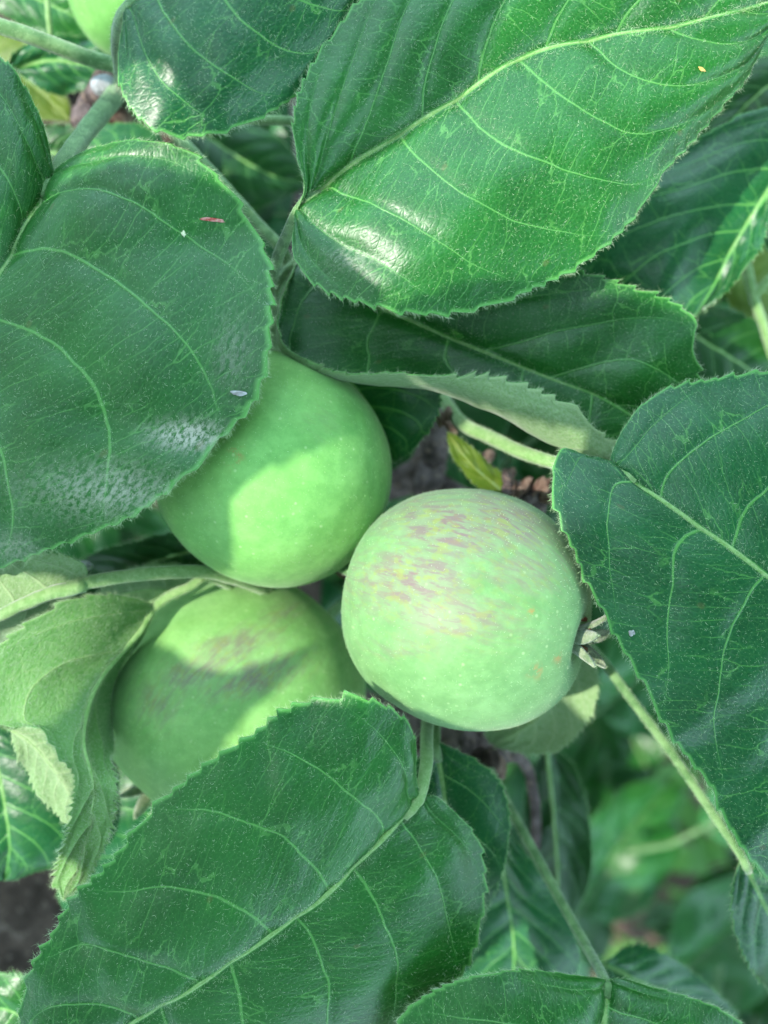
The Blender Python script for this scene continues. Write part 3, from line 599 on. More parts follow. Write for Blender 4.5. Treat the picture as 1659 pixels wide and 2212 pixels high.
mid_leaf('yellow green leaf glimpsed at the right edge between two dark leaves',
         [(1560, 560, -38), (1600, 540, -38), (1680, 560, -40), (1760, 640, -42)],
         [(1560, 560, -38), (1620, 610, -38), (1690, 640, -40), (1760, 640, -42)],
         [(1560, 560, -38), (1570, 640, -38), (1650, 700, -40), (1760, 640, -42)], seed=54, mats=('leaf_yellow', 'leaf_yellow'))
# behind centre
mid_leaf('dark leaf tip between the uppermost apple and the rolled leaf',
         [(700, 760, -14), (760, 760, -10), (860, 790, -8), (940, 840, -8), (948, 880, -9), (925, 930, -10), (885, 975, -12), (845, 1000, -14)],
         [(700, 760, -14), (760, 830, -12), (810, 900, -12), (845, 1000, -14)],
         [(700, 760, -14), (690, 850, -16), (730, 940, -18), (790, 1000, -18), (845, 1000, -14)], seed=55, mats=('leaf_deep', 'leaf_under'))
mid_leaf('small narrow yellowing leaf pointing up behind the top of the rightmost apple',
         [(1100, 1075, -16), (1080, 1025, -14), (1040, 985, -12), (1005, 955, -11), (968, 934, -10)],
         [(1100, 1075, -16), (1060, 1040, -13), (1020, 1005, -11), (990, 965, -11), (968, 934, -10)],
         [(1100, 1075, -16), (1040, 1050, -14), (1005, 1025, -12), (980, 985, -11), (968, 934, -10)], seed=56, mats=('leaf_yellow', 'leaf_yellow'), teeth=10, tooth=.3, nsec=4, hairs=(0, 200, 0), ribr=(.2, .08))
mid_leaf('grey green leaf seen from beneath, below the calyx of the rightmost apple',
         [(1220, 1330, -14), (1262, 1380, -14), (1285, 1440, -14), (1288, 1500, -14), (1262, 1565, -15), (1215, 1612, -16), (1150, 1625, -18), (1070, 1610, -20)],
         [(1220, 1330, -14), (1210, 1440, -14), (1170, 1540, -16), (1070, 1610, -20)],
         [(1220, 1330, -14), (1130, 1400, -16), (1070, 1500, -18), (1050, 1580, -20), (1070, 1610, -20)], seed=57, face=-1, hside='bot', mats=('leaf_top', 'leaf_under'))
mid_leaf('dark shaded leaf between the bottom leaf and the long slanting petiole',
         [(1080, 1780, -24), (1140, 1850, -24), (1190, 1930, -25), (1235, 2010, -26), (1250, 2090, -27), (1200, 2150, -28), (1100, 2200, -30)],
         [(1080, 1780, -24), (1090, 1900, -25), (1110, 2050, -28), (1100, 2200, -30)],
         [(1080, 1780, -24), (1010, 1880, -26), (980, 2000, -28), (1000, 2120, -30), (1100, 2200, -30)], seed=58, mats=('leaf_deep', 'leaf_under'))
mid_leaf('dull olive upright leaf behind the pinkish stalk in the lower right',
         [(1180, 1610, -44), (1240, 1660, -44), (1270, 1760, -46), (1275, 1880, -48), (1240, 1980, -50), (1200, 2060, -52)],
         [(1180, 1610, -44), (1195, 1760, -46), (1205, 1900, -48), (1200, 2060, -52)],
         [(1180, 1610, -44), (1140, 1700, -46), (1130, 1840, -50), (1150, 1970, -52), (1200, 2060, -52)], seed=59, tooth=.3, face=-1, mats=('leaf_shaded', 'leaf_shaded'))
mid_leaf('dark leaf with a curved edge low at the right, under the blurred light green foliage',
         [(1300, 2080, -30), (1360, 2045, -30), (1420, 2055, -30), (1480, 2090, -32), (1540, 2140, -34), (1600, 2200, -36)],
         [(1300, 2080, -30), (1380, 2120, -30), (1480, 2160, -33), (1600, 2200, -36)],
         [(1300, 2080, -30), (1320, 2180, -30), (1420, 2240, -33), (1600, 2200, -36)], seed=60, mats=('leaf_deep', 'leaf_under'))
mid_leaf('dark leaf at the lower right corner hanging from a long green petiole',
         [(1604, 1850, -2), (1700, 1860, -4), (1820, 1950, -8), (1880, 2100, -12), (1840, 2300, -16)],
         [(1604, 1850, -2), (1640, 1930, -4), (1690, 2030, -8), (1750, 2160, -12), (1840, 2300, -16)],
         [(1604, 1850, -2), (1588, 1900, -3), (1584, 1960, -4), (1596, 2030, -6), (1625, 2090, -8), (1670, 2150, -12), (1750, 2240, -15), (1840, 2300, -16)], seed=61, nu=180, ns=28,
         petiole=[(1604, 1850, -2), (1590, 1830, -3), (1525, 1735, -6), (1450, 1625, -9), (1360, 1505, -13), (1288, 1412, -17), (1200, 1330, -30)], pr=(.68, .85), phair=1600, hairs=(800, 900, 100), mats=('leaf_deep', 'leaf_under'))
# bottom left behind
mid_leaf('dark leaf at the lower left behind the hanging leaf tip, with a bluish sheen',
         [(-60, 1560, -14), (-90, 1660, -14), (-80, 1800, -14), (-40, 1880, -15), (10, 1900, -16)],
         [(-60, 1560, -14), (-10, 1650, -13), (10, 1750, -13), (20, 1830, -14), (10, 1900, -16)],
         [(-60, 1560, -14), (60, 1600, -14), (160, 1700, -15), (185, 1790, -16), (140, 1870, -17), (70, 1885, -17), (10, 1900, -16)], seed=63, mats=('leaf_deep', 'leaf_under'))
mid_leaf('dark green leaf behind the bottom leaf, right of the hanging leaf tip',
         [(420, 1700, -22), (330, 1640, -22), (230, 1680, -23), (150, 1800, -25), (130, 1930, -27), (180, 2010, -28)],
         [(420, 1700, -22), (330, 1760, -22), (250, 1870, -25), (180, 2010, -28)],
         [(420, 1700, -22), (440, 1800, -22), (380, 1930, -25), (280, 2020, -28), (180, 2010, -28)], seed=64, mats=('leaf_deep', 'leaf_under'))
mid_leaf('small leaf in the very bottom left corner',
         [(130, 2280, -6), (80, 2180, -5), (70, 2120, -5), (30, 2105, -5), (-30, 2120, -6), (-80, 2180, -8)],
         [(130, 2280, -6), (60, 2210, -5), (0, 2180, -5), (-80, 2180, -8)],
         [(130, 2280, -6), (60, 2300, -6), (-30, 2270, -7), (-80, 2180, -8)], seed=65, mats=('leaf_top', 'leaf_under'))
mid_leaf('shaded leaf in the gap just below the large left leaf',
         [(470, 1180, -22), (400, 1150, -20), (300, 1170, -20), (200, 1200, -22), (140, 1260, -24)],
         [(470, 1180, -22), (380, 1200, -20), (260, 1240, -22), (140, 1260, -24)],
         [(470, 1180, -22), (420, 1270, -24), (300, 1310, -26), (200, 1310, -26), (140, 1260, -24)], seed=66, mats=('leaf_shaded', 'leaf_under'))
mid_leaf('dark leaf showing between the two curled leaves at the left edge',
         [(250, 1330, -26), (180, 1300, -24), (80, 1330, -24), (0, 1360, -24), (-80, 1400, -26)],
         [(250, 1330, -26), (150, 1360, -25), (30, 1400, -25), (-80, 1400, -26)],
         [(250, 1330, -26), (180, 1440, -28), (40, 1480, -28), (-80, 1400, -26)], seed=67, mats=('leaf_deep', 'leaf_under'))
mid_leaf('pale leaf seen from below, just behind the stalk of the lower apple',
         [(420, 1290, -18), (400, 1230, -16), (330, 1220, -16), (260, 1240, -17), (200, 1290, -20)],
         [(420, 1290, -18), (340, 1270, -17), (270, 1280, -18), (200, 1290, -20)],
         [(420, 1290, -18), (360, 1330, -20), (280, 1350, -20), (200, 1290, -20)], seed=68, face=-1, mats=('leaf_shaded', 'leaf_under'))
# top left
mid_leaf('blurred mid green leaf along the top edge left of the half hidden apple',
         [(-60, -60, -22), (60, -80, -22), (180, -60, -22), (240, 20, -24), (230, 80, -26)],
         [(-60, -60, -22), (40, -20, -22), (150, 30, -24), (230, 80, -26)],
         [(-60, -60, -22), (0, 20, -23), (90, 70, -24), (160, 90, -26), (230, 80, -26)], seed=70, mats=('leaf_top', 'leaf_under'))
mid_leaf('dark leaf with a wavy pale edge below the fuzzy stalk at the top left',
         [(20, 150, -24), (60, 100, -22), (140, 80, -22), (220, 90, -23), (290, 130, -26)],
         [(20, 150, -24), (110, 130, -23), (200, 140, -24), (290, 130, -26)],
         [(20, 150, -24), (60, 170, -24), (110, 200, -24), (160, 190, -24), (220, 190, -25), (290, 130, -26)], seed=71, mats=('leaf_deep', 'leaf_under'), ripple=.9, tooth=.3)
mid_leaf('yellow green leaf at the top left edge under the fuzzy stalk',
         [(-40, 100, -30), (20, 60, -30), (90, 110, -30), (140, 200, -30), (150, 260, -32)],
         [(-40, 100, -30), (30, 150, -30), (90, 200, -31), (150, 260, -32)],
         [(-40, 100, -30), (-20, 190, -30), (60, 250, -31), (150, 260, -32)], seed=72, mats=('leaf_yellow', 'leaf_yellow'), tooth=.2)
mid_leaf('dark leaf behind the thick petiole near the top left',
         [(330, 420, -20), (360, 330, -20), (300, 270, -20), (220, 270, -21), (160, 300, -22), (110, 340, -24)],
         [(330, 420, -20), (270, 370, -20), (190, 340, -22), (110, 340, -24)],
         [(330, 420, -20), (220, 440, -22), (130, 420, -23), (110, 340, -24)], seed=73, mats=('leaf_deep', 'leaf_under'))
mid_leaf('small dark leaf between the big left leaf and the thick petiole',
         [(60, 330, -24), (90, 290, -23), (130, 272, -22), (180, 290, -23), (210, 350, -26)],
         [(60, 330, -24), (110, 330, -23), (160, 340, -24), (210, 350, -26)],
         [(60, 330, -24), (80, 400, -25), (150, 410, -26), (210, 350, -26)], seed=74, mats=('leaf_shaded', 'leaf_under'))
mid_leaf('dim leaf in the dark gap under the top leaf',
         [(400, 260, -46), (480, 250, -46), (600, 300, -48), (680, 400, -52)],
         [(400, 260, -46), (500, 330, -46), (590, 380, -49), (680, 400, -52)],
         [(400, 260, -46), (420, 380, -46), (520, 450, -50), (680, 400, -52)], seed=75, mats=('leaf_shaded', 'leaf_under'), tooth=.2)
mid_leaf('dark leaf glimpsed between petioles where the large leaves meet',
         [(560, 720, -24), (580, 600, -24), (640, 560, -24), (720, 600, -26), (740, 700, -30)],
         [(560, 720, -24), (620, 680, -24), (680, 670, -27), (740, 700, -30)],
         [(560, 720, -24), (620, 790, -26), (700, 780, -28), (740, 700, -30)], seed=76, mats=('leaf_deep', 'leaf_under'))

# ------------------------------------------------------------------ wood and green shoots of the tree
off = tuple(-ROOT)
Z0 = np.zeros(3)
def wood(name, pts, r0, r1, mat='bark', label=None, **kw):
    return stem_part(name, pts, r0, r1, tree, Z0, mat, kw.pop('hairs', 0), seg=kw.pop('seg', 28), n=kw.pop('n', 90), wob=kw.pop('wob', .10), label=label, off=off, **kw)
P_t = np.array([[ROOT.x * 1000, ROOT.y * 1000, -610], [-235, -215, -450], [-190, -180, -300], [-145, -140, -170]])
e = at(-60, 2110, -105) * 1000
wood('trunk', [tuple(p) for p in P_t] + [tuple(e)], 46, 22, mm=True, n=120, seg=40, wob=.07)
wood('branch', [(-60, 2110, -105), (70, 1985, -92), (300, 1750, -86), (560, 1420, -84), (600, 1050, -80), (440, 700, -74), (270, 360, -62), (150, 215, -52), (-20, 60, -48), (-250, -120, -50)], 13, 6.5, n=160)
wood('spur', [(560, 1420, -84), (760, 1520, -62), (930, 1600, -44), (1030, 1622, -34), (1068, 1640, -30)], 5, 3.4, 'bark_spur', wob=.16, label='knobbly grey spur below the rightmost apple')
wood('spur', [(600, 1050, -80), (760, 1060, -66), (905, 1020, -46), (940, 950, -38), (955, 860, -34)], 4.5, 2.4, 'bark_spur', wob=.16, label='brown spur behind the gap between the two upper apples')
wood('spur', [(300, 420, -62), (250, 300, -40), (215, 230, -26), (235, 185, -20)], 5.0, 3.2, 'bark_spur', wob=.18, label='brownish grey spur under the leaf petioles near the top left')
wood('twig', [(600, 1050, -80), (640, 800, -66), (640, 560, -60), (660, 380, -58), (640, 200, -60)], 3.4, 2.0, 'bark_spur', wob=.12)
wood('twig', [(905, 1020, -46), (1040, 1100, -34), (1090, 1085, -26), (1130, 1060, -22)], 2.4, 1.8, 'bark_spur', wob=.15)
wood('twig', [(930, 1600, -44), (860, 1400, -46), (760, 1230, -44), (720, 1180, -40)], 2.6, 1.8, 'bark_spur', wob=.15)
wood('twig', [(1068, 1640, -30), (1125, 1640, -36), (1150, 1700, -40), (1158, 1800, -46), (1150, 1900, -60), (1120, 2050, -80)], 1.1, .9, 'bark_spur', wob=.05, label='thin pinkish stalk beside the olive leaf')
wood('shoot', [(-60, 40, 2), (30, 66, 2), (110, 95, 0), (190, 125, -3), (270, 148, -8), (300, 175, -20), (260, 230, -30)], 1.15, 1.35, 'stem', hairs=1300, seg=14, n=60, wob=.03, label='downy green stalk crossing the top left corner')
wood('shoot', [(330, 240, -16), (400, 310, -12), (470, 385, -11), (545, 470, -10), (612, 545, -9), (625, 600, -18)], .85, 1.0, 'stem', hairs=500, seg=14, n=60, wob=.03, label='green stalk slanting through the dark gap beside the left leaf')
wood('shoot', [(440, 250, -6), (540, 258, -6), (600, 260, -5), (680, 262, -4), (760, 240, -6)], .75, .75, 'stem', hairs=300, seg=12, n=40, wob=.03, label='pale stalk between the top leaf and the large glossy leaf')
wood('shoot', [(1610, 560, -30), (1628, 640, -32), (1655, 720, -34), (1690, 850, -40)], .9, .9, 'stem_pale', seg=12, n=40, wob=.04, label='yellow green stalk at the right edge')
wood('shoot', [(1628, 640, -32), (1665, 600, -30), (1720, 560, -28)], .8, .7, 'stem_pale', seg=12, n=30, wob=.04, label='short side stalk at the right edge')
wood('shoot', [(100, -20, -16), (106, 50, -17), (114, 110, -20)], .5, .5, 'stem_pale', seg=10, n=20, wob=.04, label='thin pale stalk above the downy one at the top left')
wood('shoot', [(360, 260, -26), (395, 330, -30), (410, 420, -40)], .7, .6, 'stem_pale', seg=10, n=20, wob=.04, label='thin tan stalk under the top leaf')

def blob(name, c, r, sc, mat, parent, off_, label=None, seed=0, rot=None, lump=.12):
    """small lumpy rounded piece"""
    nth, nph = 18, 12
    th = np.linspace(0, 2 * np.pi, nth, endpoint=False); ph = np.linspace(0, np.pi, nph)
    TH, PH = np.meshgrid(th, ph, indexing='ij'); d = np.stack([np.sin(PH) * np.cos(TH), np.sin(PH) * np.sin(TH), np.cos(PH)], -1)
    nz = Noise2(seed, 8); rr = 1 + lump * nz(d[..., 0] * .6 + d[..., 2] * .4, d[..., 1] * .6)
    rr[:, 0] = rr[:, 0].mean(); rr[:, -1] = rr[:, -1].mean()
    V = d * rr[..., None] * np.array(sc) * r / 1000
    if rot is not None: V = V @ np.array(rot.to_matrix()).T
    idx = np.arange(nth * nph).reshape(nth, nph); nx = np.roll(idx, -1, 0)
    F = np.stack([idx[:, :-1], idx[:, 1:], nx[:, 1:], nx[:, :-1]], -1).reshape(-1, 4)
    o = link(name, mesh_np(name, V.reshape(-1, 3), [F], M[mat]), parent, tuple(Vector(c) - (ROOT if parent is tree else Vector((0, 0, 0)))))
    if label: o['label'] = label
    return o
from mathutils import Euler
k = 0
for (x, y, z, r) in [(1096, 1048, -12, 1.5), (1112, 1062, -13, 1.7), (1132, 1052, -12, 1.8), (1150, 1068, -13, 1.9), (1170, 1048, -12, 1.6), (1180, 1070, -14, 2.2), (1066, 1020, -20, 1.6), (1100, 1030, -20, 1.5), (1050, 990, -26, 1.8), (1160, 1092, -16, 2.0)]:
    blob('bud_scale', at(x, y, z), r, (.55, 1.2, .7), 'bud' if k % 3 else 'bark_spur', tree, None, seed=k, rot=Euler((random.uniform(-1, 1), random.uniform(-1, 1), random.uniform(-1, 1))), lump=.3); k += 1
for (x, y, z, r, m) in [(1012, 1612, -26, 2.6, 'bark_spur'), (1048, 1642, -24, 2.4, 'bark'), (1072, 1660, -26, 2.0, 'bud'), (1030, 1600, -28, 2.8, 'bark_spur'), (190, 265, -24, 3.4, 'bark_spur'), (255, 262, -26, 3.0, 'bud'), (270, 300, -30, 2.6, 'bark_spur'), (745, 1228, -20, 1.7, 'bud'), (930, 1030, -40, 3.6, 'bark_spur'), (962, 905, -16, 1.6, 'bud')]:
    blob('bud', at(x, y, z), r, (.9, 1.1, .9), m, tree, None, seed=k, rot=Euler((random.uniform(-1, 1), random.uniform(-1, 1), random.uniform(-1, 1))), lump=.28); k += 1
blob('bud', at(225, 183, -13), 1.9, (1.2, .9, .9), 'white_bud', tree, None, 'woolly white bud near the top left', seed=99, lump=.12)
blob('bud', at(182, 1222, -10), 1.0, (1.5, .8, .8), 'white_bud', tree, None, 'tiny white woolly bud beside the pale midrib at the left', seed=98, lump=.12)
blob('bud', at(975, 925, -12), 1.0, (.7, 1.5, .8), 'bud', tree, None, 'pale brown bud tip behind the rolled leaf', seed=97, rot=Euler((0, 0, .7)), lump=.1)

# ------------------------------------------------------------------ apples
PROF = [(0, .72), (.10, .76), (.25, .87), (.45, .90), (.66, .78), (.86, .53), (.97, .22), (1.0, -.06), (.95, -.36), (.81, -.65), (.61, -.85), (.40, -.955), (.22, -.955), (.12, -.90), (0, -.86)]
PROF = [(a, -b) for a, b in PROF][::1]
PROF = [(a, -b) for a, b in PROF]
def apple(name, px, py, z, r_px, axis, mat, label, blush=(), russet=(), stretch=1.0, calyx=True, seed=0, sepal_seed=0, fuzz=5200):
    c = at(px, py, z); r = r_px / F_PX * (H_MM - z) / 1000
    prof = crom([(a, b * stretch, 0) for a, b in PROF], 400)
    nph, nth = 130, 190
    pr = prof[np.linspace(0, 399, nph).astype(int)]
    th = np.linspace(0, 2 * np.pi, nth, endpoint=False)
    nz = Noise2(seed + 40, 10)
    lob = 1 + .014 * np.cos(5 * th)[None] * sm(.2, -1, pr[:, 1])[:, None] + .012 * np.cos(2 * th + seed)[None] + .008 * np.cos(3 * th + seed * 2)[None]
    rho = pr[:, 0][:, None] * lob
    TH = np.broadcast_to(th[None], (nph, nth)); Zz = np.broadcast_to(pr[:, 1][:, None], (nph, nth))
    X = rho * np.cos(TH); Y = rho * np.sin(TH)
    k = 1 + .010 * nz(X * .5 + Zz * .3, Y * .5 + Zz * .2)
    L = np.stack([X * k, Y * k, -Zz * k], -1)           # +z local = calyx end
    q = Vector(axis).normalized().to_track_quat('Z', 'Y'); Rm = np.array(q.to_matrix())
    Wd = L.reshape(-1, 3) @ Rm.T * r
    idx = np.arange(nph * nth).reshape(nph, nth); nx = np.roll(idx, -1, 1)
    F = np.stack([idx[:-1], idx[1:], nx[1:], nx[:-1]], -1).reshape(-1, 4)
    Nn = np.cross(Wd.reshape(nph, nth, 3)[1:2, 0] * 0 + np.gradient(Wd.reshape(nph, nth, 3), axis=0), np.roll(Wd.reshape(nph, nth, 3), -1, 1) - np.roll(Wd.reshape(nph, nth, 3), 1, 1)).reshape(-1, 3)
    Nn /= np.linalg.norm(Nn, axis=1)[:, None] + 1e-15
    if (Nn * Wd).sum() < 0: Nn = -Nn
    else: F = F[:, ::1]
    # winding outwards
    a = Wd[F[nph * nth // 2]]; fn = np.cross(a[1] - a[0], a[2] - a[0])
    if np.dot(fn, a.mean(0)) < 0: F = F[:, ::-1]
    W = (Wd + c) * 1000; d = H_MM - W[:, 2]; SX = W[:, 0] / d * F_PX + 829.5; SY = -W[:, 1] / d * F_PX + 1106; front = sm(-.2, .25, Nn[:, 2])
    def field(lst):
        f = np.zeros(len(W))
        for (sx, sy, rx, ry, a_, s_) in lst:
            ca, sa = math.cos(R(a_)), math.sin(R(a_)); dx, dy = SX - sx, SY - sy
            f = np.maximum(f, s_ * np.exp(-((dx * ca + dy * sa) / rx) ** 2 - ((-dx * sa + dy * ca) / ry) ** 2))
        return f * front
    Rr = r * 1000 / 18
    ii = F // nth; jj = F % nth; thv = np.where((jj == 0) & (jj.max(axis=1) == nth - 1)[:, None], nth, jj) / nth
    me = mesh_np('skin', Wd, [F], M[mat], None, {'ap': np.stack([thv * 6.28 * Rr, ii / nph * 3.1 * Rr], -1)}, {'blush': field(blush), 'russet': field(russet)})
    root = bpy.data.objects.new(name, None); COL.objects.link(root); root.location = tuple(c); root.empty_display_size = .01
    root['label'] = label; root['category'] = 'apple'; root['group'] = 'unripe green apples growing on the tree'
    link('skin', me, root)
    if fuzz:
        k = RNG.choice(len(Wd), fuzz); Pp = Wd[k] + RNG.normal(size=(fuzz, 3)) * 2e-4; d = Nn[k] + RNG.normal(size=(fuzz, 3)) * .45
        Pp = Wd[k]; link('fuzz', hair_mesh('fuzz', Pp, d, RNG.uniform(.15, .42, fuzz) * 1e-3, 1.3e-5, M['fuzz'], .3), root, kind='stuff')
    # short stalk end
    top = q @ Vector((0, 0, -.62 * r * stretch)); out = q @ Vector((r * .08, 0, -1.22 * r * stretch))
    out2 = q @ Vector((r * .3, r * .1, -1.5 * r * stretch))
    Pk = crom([tuple(top), tuple((top + out) / 2), tuple(out), tuple(out2)], 24)
    V, F4, F3, *_ = tube_arrays(Pk, 1.0e-3, 12, .04, 5); link('stalk', mesh_np('stalk', V, [F4, F3], M['stem']), root)
    if calyx:
        rs_ = np.random.default_rng(sepal_seed + 3)
        for s_ in range(5):
            a0 = s_ / 5 * 2 * np.pi + rs_.uniform(-.2, .2); ln = rs_.uniform(5.6, 7.8); curl = rs_.uniform(.1, 1.0)
            nu_, nv_ = 16, 7; uu = np.linspace(0, 1, nu_)
            bend = .35 + curl * uu
            rad_ = np.cumsum(np.sin(bend)) / nu_ * ln + 1.1; hh = np.cumsum(np.cos(bend)) / nu_ * ln
            wd = 1.25 * (1 - uu) ** .7 * (1 + .6 * uu) + .1
            cc = np.stack([rad_ * math.cos(a0), rad_ * math.sin(a0), hh], -1); side = np.array([-math.sin(a0), math.cos(a0), 0.])
            nrm = np.stack([-np.cos(bend) * math.cos(a0), -np.cos(bend) * math.sin(a0), np.sin(bend)], -1)
            vs = np.linspace(-1, 1, nv_)
            G1 = cc[:, None] + side[None, None] * (wd[:, None] * vs[None])[..., None] + nrm[:, None] * (.55 * vs ** 2 * .8)[None, :, None] * wd[:, None, None]
            G2 = G1 - nrm[:, None] * .35
            Vv = np.vstack([G1.reshape(-1, 3), G2.reshape(-1, 3)]) / 1000
            Vv = (Vv + np.array([0, 0, .85 * r * stretch])) @ Rm.T
            id_ = np.arange(nu_ * nv_).reshape(nu_, nv_); f1 = np.stack([id_[:-1, :-1], id_[1:, :-1], id_[1:, 1:], id_[:-1, 1:]], -1).reshape(-1, 4)
            ring = np.concatenate([id_[:, 0], id_[-1, 1:], id_[::-1, -1][1:], id_[0, ::-1][1:-1]]); rn = np.roll(ring, -1); nn = nu_ * nv_
            Fx = np.concatenate([f1, f1[:, ::-1] + nn, np.stack([ring, ring + nn, rn + nn, rn], -1)])
            so = link('sepal', mesh_np('sepal', Vv, [Fx], M['sepal']), root)
            kk = RNG.choice(nn, 260); nw = np.vstack([nrm[:, None].repeat(nv_, 1).reshape(-1, 3)]) @ Rm.T; sg = RNG.choice([-1, 1], 260)[:, None]
            link('sepal_hair', hair_mesh('sepal_hair', Vv[kk], nw[kk] * sg + RNG.normal(size=(260, 3)) * .6, RNG.uniform(.3, .8, 260) * 1e-3, 1.6e-5, M['hair'], .4), so, kind='stuff')
        for s_ in range(9):
            a0 = rs_.uniform(0, 6.28); t0 = rs_.uniform(.3, 1.3); ln = rs_.uniform(2.2, 4.2)
            p0 = np.array([t0 * math.cos(a0), t0 * math.sin(a0), .82 * r * 1000 * stretch]); p1 = p0 + np.array([math.cos(a0) * ln * .45 + rs_.normal() * .5, math.sin(a0) * ln * .45 + rs_.normal() * .5, ln])
            Pk = crom([tuple(p0), tuple((p0 + p1) / 2 + rs_.normal(size=3) * .3), tuple(p1)], 10) / 1000 @ Rm.T
            V, F4, F3, *_ = tube_arrays(Pk, np.interp(np.arange(10), [0, 7, 9], [.14e-3, .16e-3, .38e-3]), 7, .1, s_); link('stamen', mesh_np('stamen', V, [F4, F3], M['stamen']), root)
    return root

apple('apple', 597, 1020, -3, 248, (-.62, .50, .60), 'apple1', 'smooth plain green apple, uppermost of the three, half covered by the left leaf',
      russet=[(508, 985, 14, 22, 20, 1.0), (520, 970, 6, 8, 0, .8)], blush=[(700, 900, 60, 60, 0, .5)], calyx=False, seed=1)
apple('apple', 1004, 1314, 3, 262, (.90, -.22, .36), 'apple3', 'rightmost apple with pinkish streaks, its dry calyx at the side facing the right leaf',
      blush=[(970, 1140, 150, 75, 10, 1.0), (890, 1250, 140, 75, -5, 1.0), (1090, 1120, 120, 70, 20, .9), (980, 1330, 150, 60, 5, .75), (1130, 1230, 110, 60, 0, .6), (880, 1400, 90, 30, 0, .45)],
      russet=[(1148, 1322, 7, 7, 0, 1.2), (1158, 1450, 16, 14, 0, .9), (1205, 1420, 8, 14, 0, .9), (1085, 1128, 12, 10, 0, .6)], stretch=1.0, seed=4, sepal_seed=2)
apple('apple', 518, 1512, -20, 262, (-.66, -.66, .32), 'apple2', 'lowest apple, partly behind the bottom leaf, faint reddish streaks and a leaf shadow across it',
      blush=[(500, 1400, 110, 40, -20, .9), (560, 1460, 120, 40, -20, 1.0), (420, 1450, 90, 40, -15, .9), (340, 1520, 60, 60, 0, .6), (600, 1330, 70, 24, -25, .6)], stretch=1.04, seed=7, sepal_seed=5)
apple('apple', 286, -20, -14, 138, (-.2, .95, -.2), 'apple1', 'small green apple half hidden behind the top leaf near the top left corner', calyx=False, seed=9, fuzz=1500)

# ------------------------------------------------------------------ debris lying on the leaves
def single(name, c, label, cat, me): o = link(name, me, None, tuple(c)); o['label'] = label; o['category'] = cat; return o
def lump_mesh(name, r, sc, mat, rotz, seed, lump=.25):
    nth, nph = 16, 10
    th = np.linspace(0, 2 * np.pi, nth, endpoint=False); ph = np.linspace(0, np.pi, nph)
    TH, PH = np.meshgrid(th, ph, indexing='ij'); d = np.stack([np.sin(PH) * np.cos(TH), np.sin(PH) * np.sin(TH), np.cos(PH)], -1)
    nz = Noise2(seed, 8); rr = 1 + lump * nz(d[..., 0] * .9, d[..., 1] * .9 + d[..., 2] * .5); rr[:, 0] = rr[:, 0].mean(); rr[:, -1] = rr[:, -1].mean()
    V = (d * rr[..., None] * np.array(sc) * r / 1000).reshape(-1, 3); ca, sa = math.cos(rotz), math.sin(rotz)
    V = V @ np.array([[ca, -sa, 0], [sa, ca, 0], [0, 0, 1]]).T
    idx = np.arange(nth * nph).reshape(nth, nph); nx = np.roll(idx, -1, 0)
    return mesh_np(name, V, [np.stack([idx[:, :-1], idx[:, 1:], nx[:, 1:], nx[:, :-1]], -1).reshape(-1, 4)], M[mat])
DEBRIS = [('red_flake', 458, 475, 'small dry reddish flake lying on the left leaf', 'flake', 1.0, (1.6, .24, .12), 'red_flake', -.08),
          ('shed_insect_skin', 517, 850, 'tiny whitish shed insect skin near the edge of the left leaf', 'insect skin', 1.0, (.9, .34, .2), 'shell', -.1),
          ('pale_grain', 397, 505, 'tiny pale yellow grain below the reddish flake on the left leaf', 'grain', .5, (.5, .75, .4), 'speck', .1),
          ('orange_scale', 1516, 150, 'tiny orange brown scale near the right end of the glossy leaf', 'scale', .5, (1.2, .45, .3), 'orange', -.2),
          ('white_speck', 1364, 1367, 'tiny white speck on the right leaf near its edge', 'speck', .42, (1, 1, .5), 'shell', 0)]
bpy.context.view_layer.update()
dg = bpy.context.evaluated_depsgraph_get()
def drop(px, py):
    """where the sight line through this point meets a leaf"""
    o = Vector((0, 0, H_MM / 1000)); d = (Vector(at(px, py, 0)) - o).normalized()
    start = o
    for _ in range(6):
        hit, loc, nrm, i, ob, mx = SC.ray_cast(dg, start, d)
        if not hit: return Vector(at(px, py, 15)), Vector((0, 0, 1))
        if ob.name.startswith('leaf') and not ob.name.startswith('leaf_hair'): return loc, nrm
        start = loc + d * 1e-5
    return loc, nrm
for (nm, px, py, lab, cat, r, sc, mat, rz) in DEBRIS:
    loc, nrm = drop(px, py)
    o = single(nm, loc + Vector((0, 0, sc[2] * r * .0006)), lab, cat, lump_mesh(nm, r, sc, mat, rz, len(nm)))
    q = Vector((0, 0, 1)).rotation_difference(nrm if nrm.z > 0 else -nrm); o.rotation_mode = 'QUATERNION'; o.rotation_quaternion = q

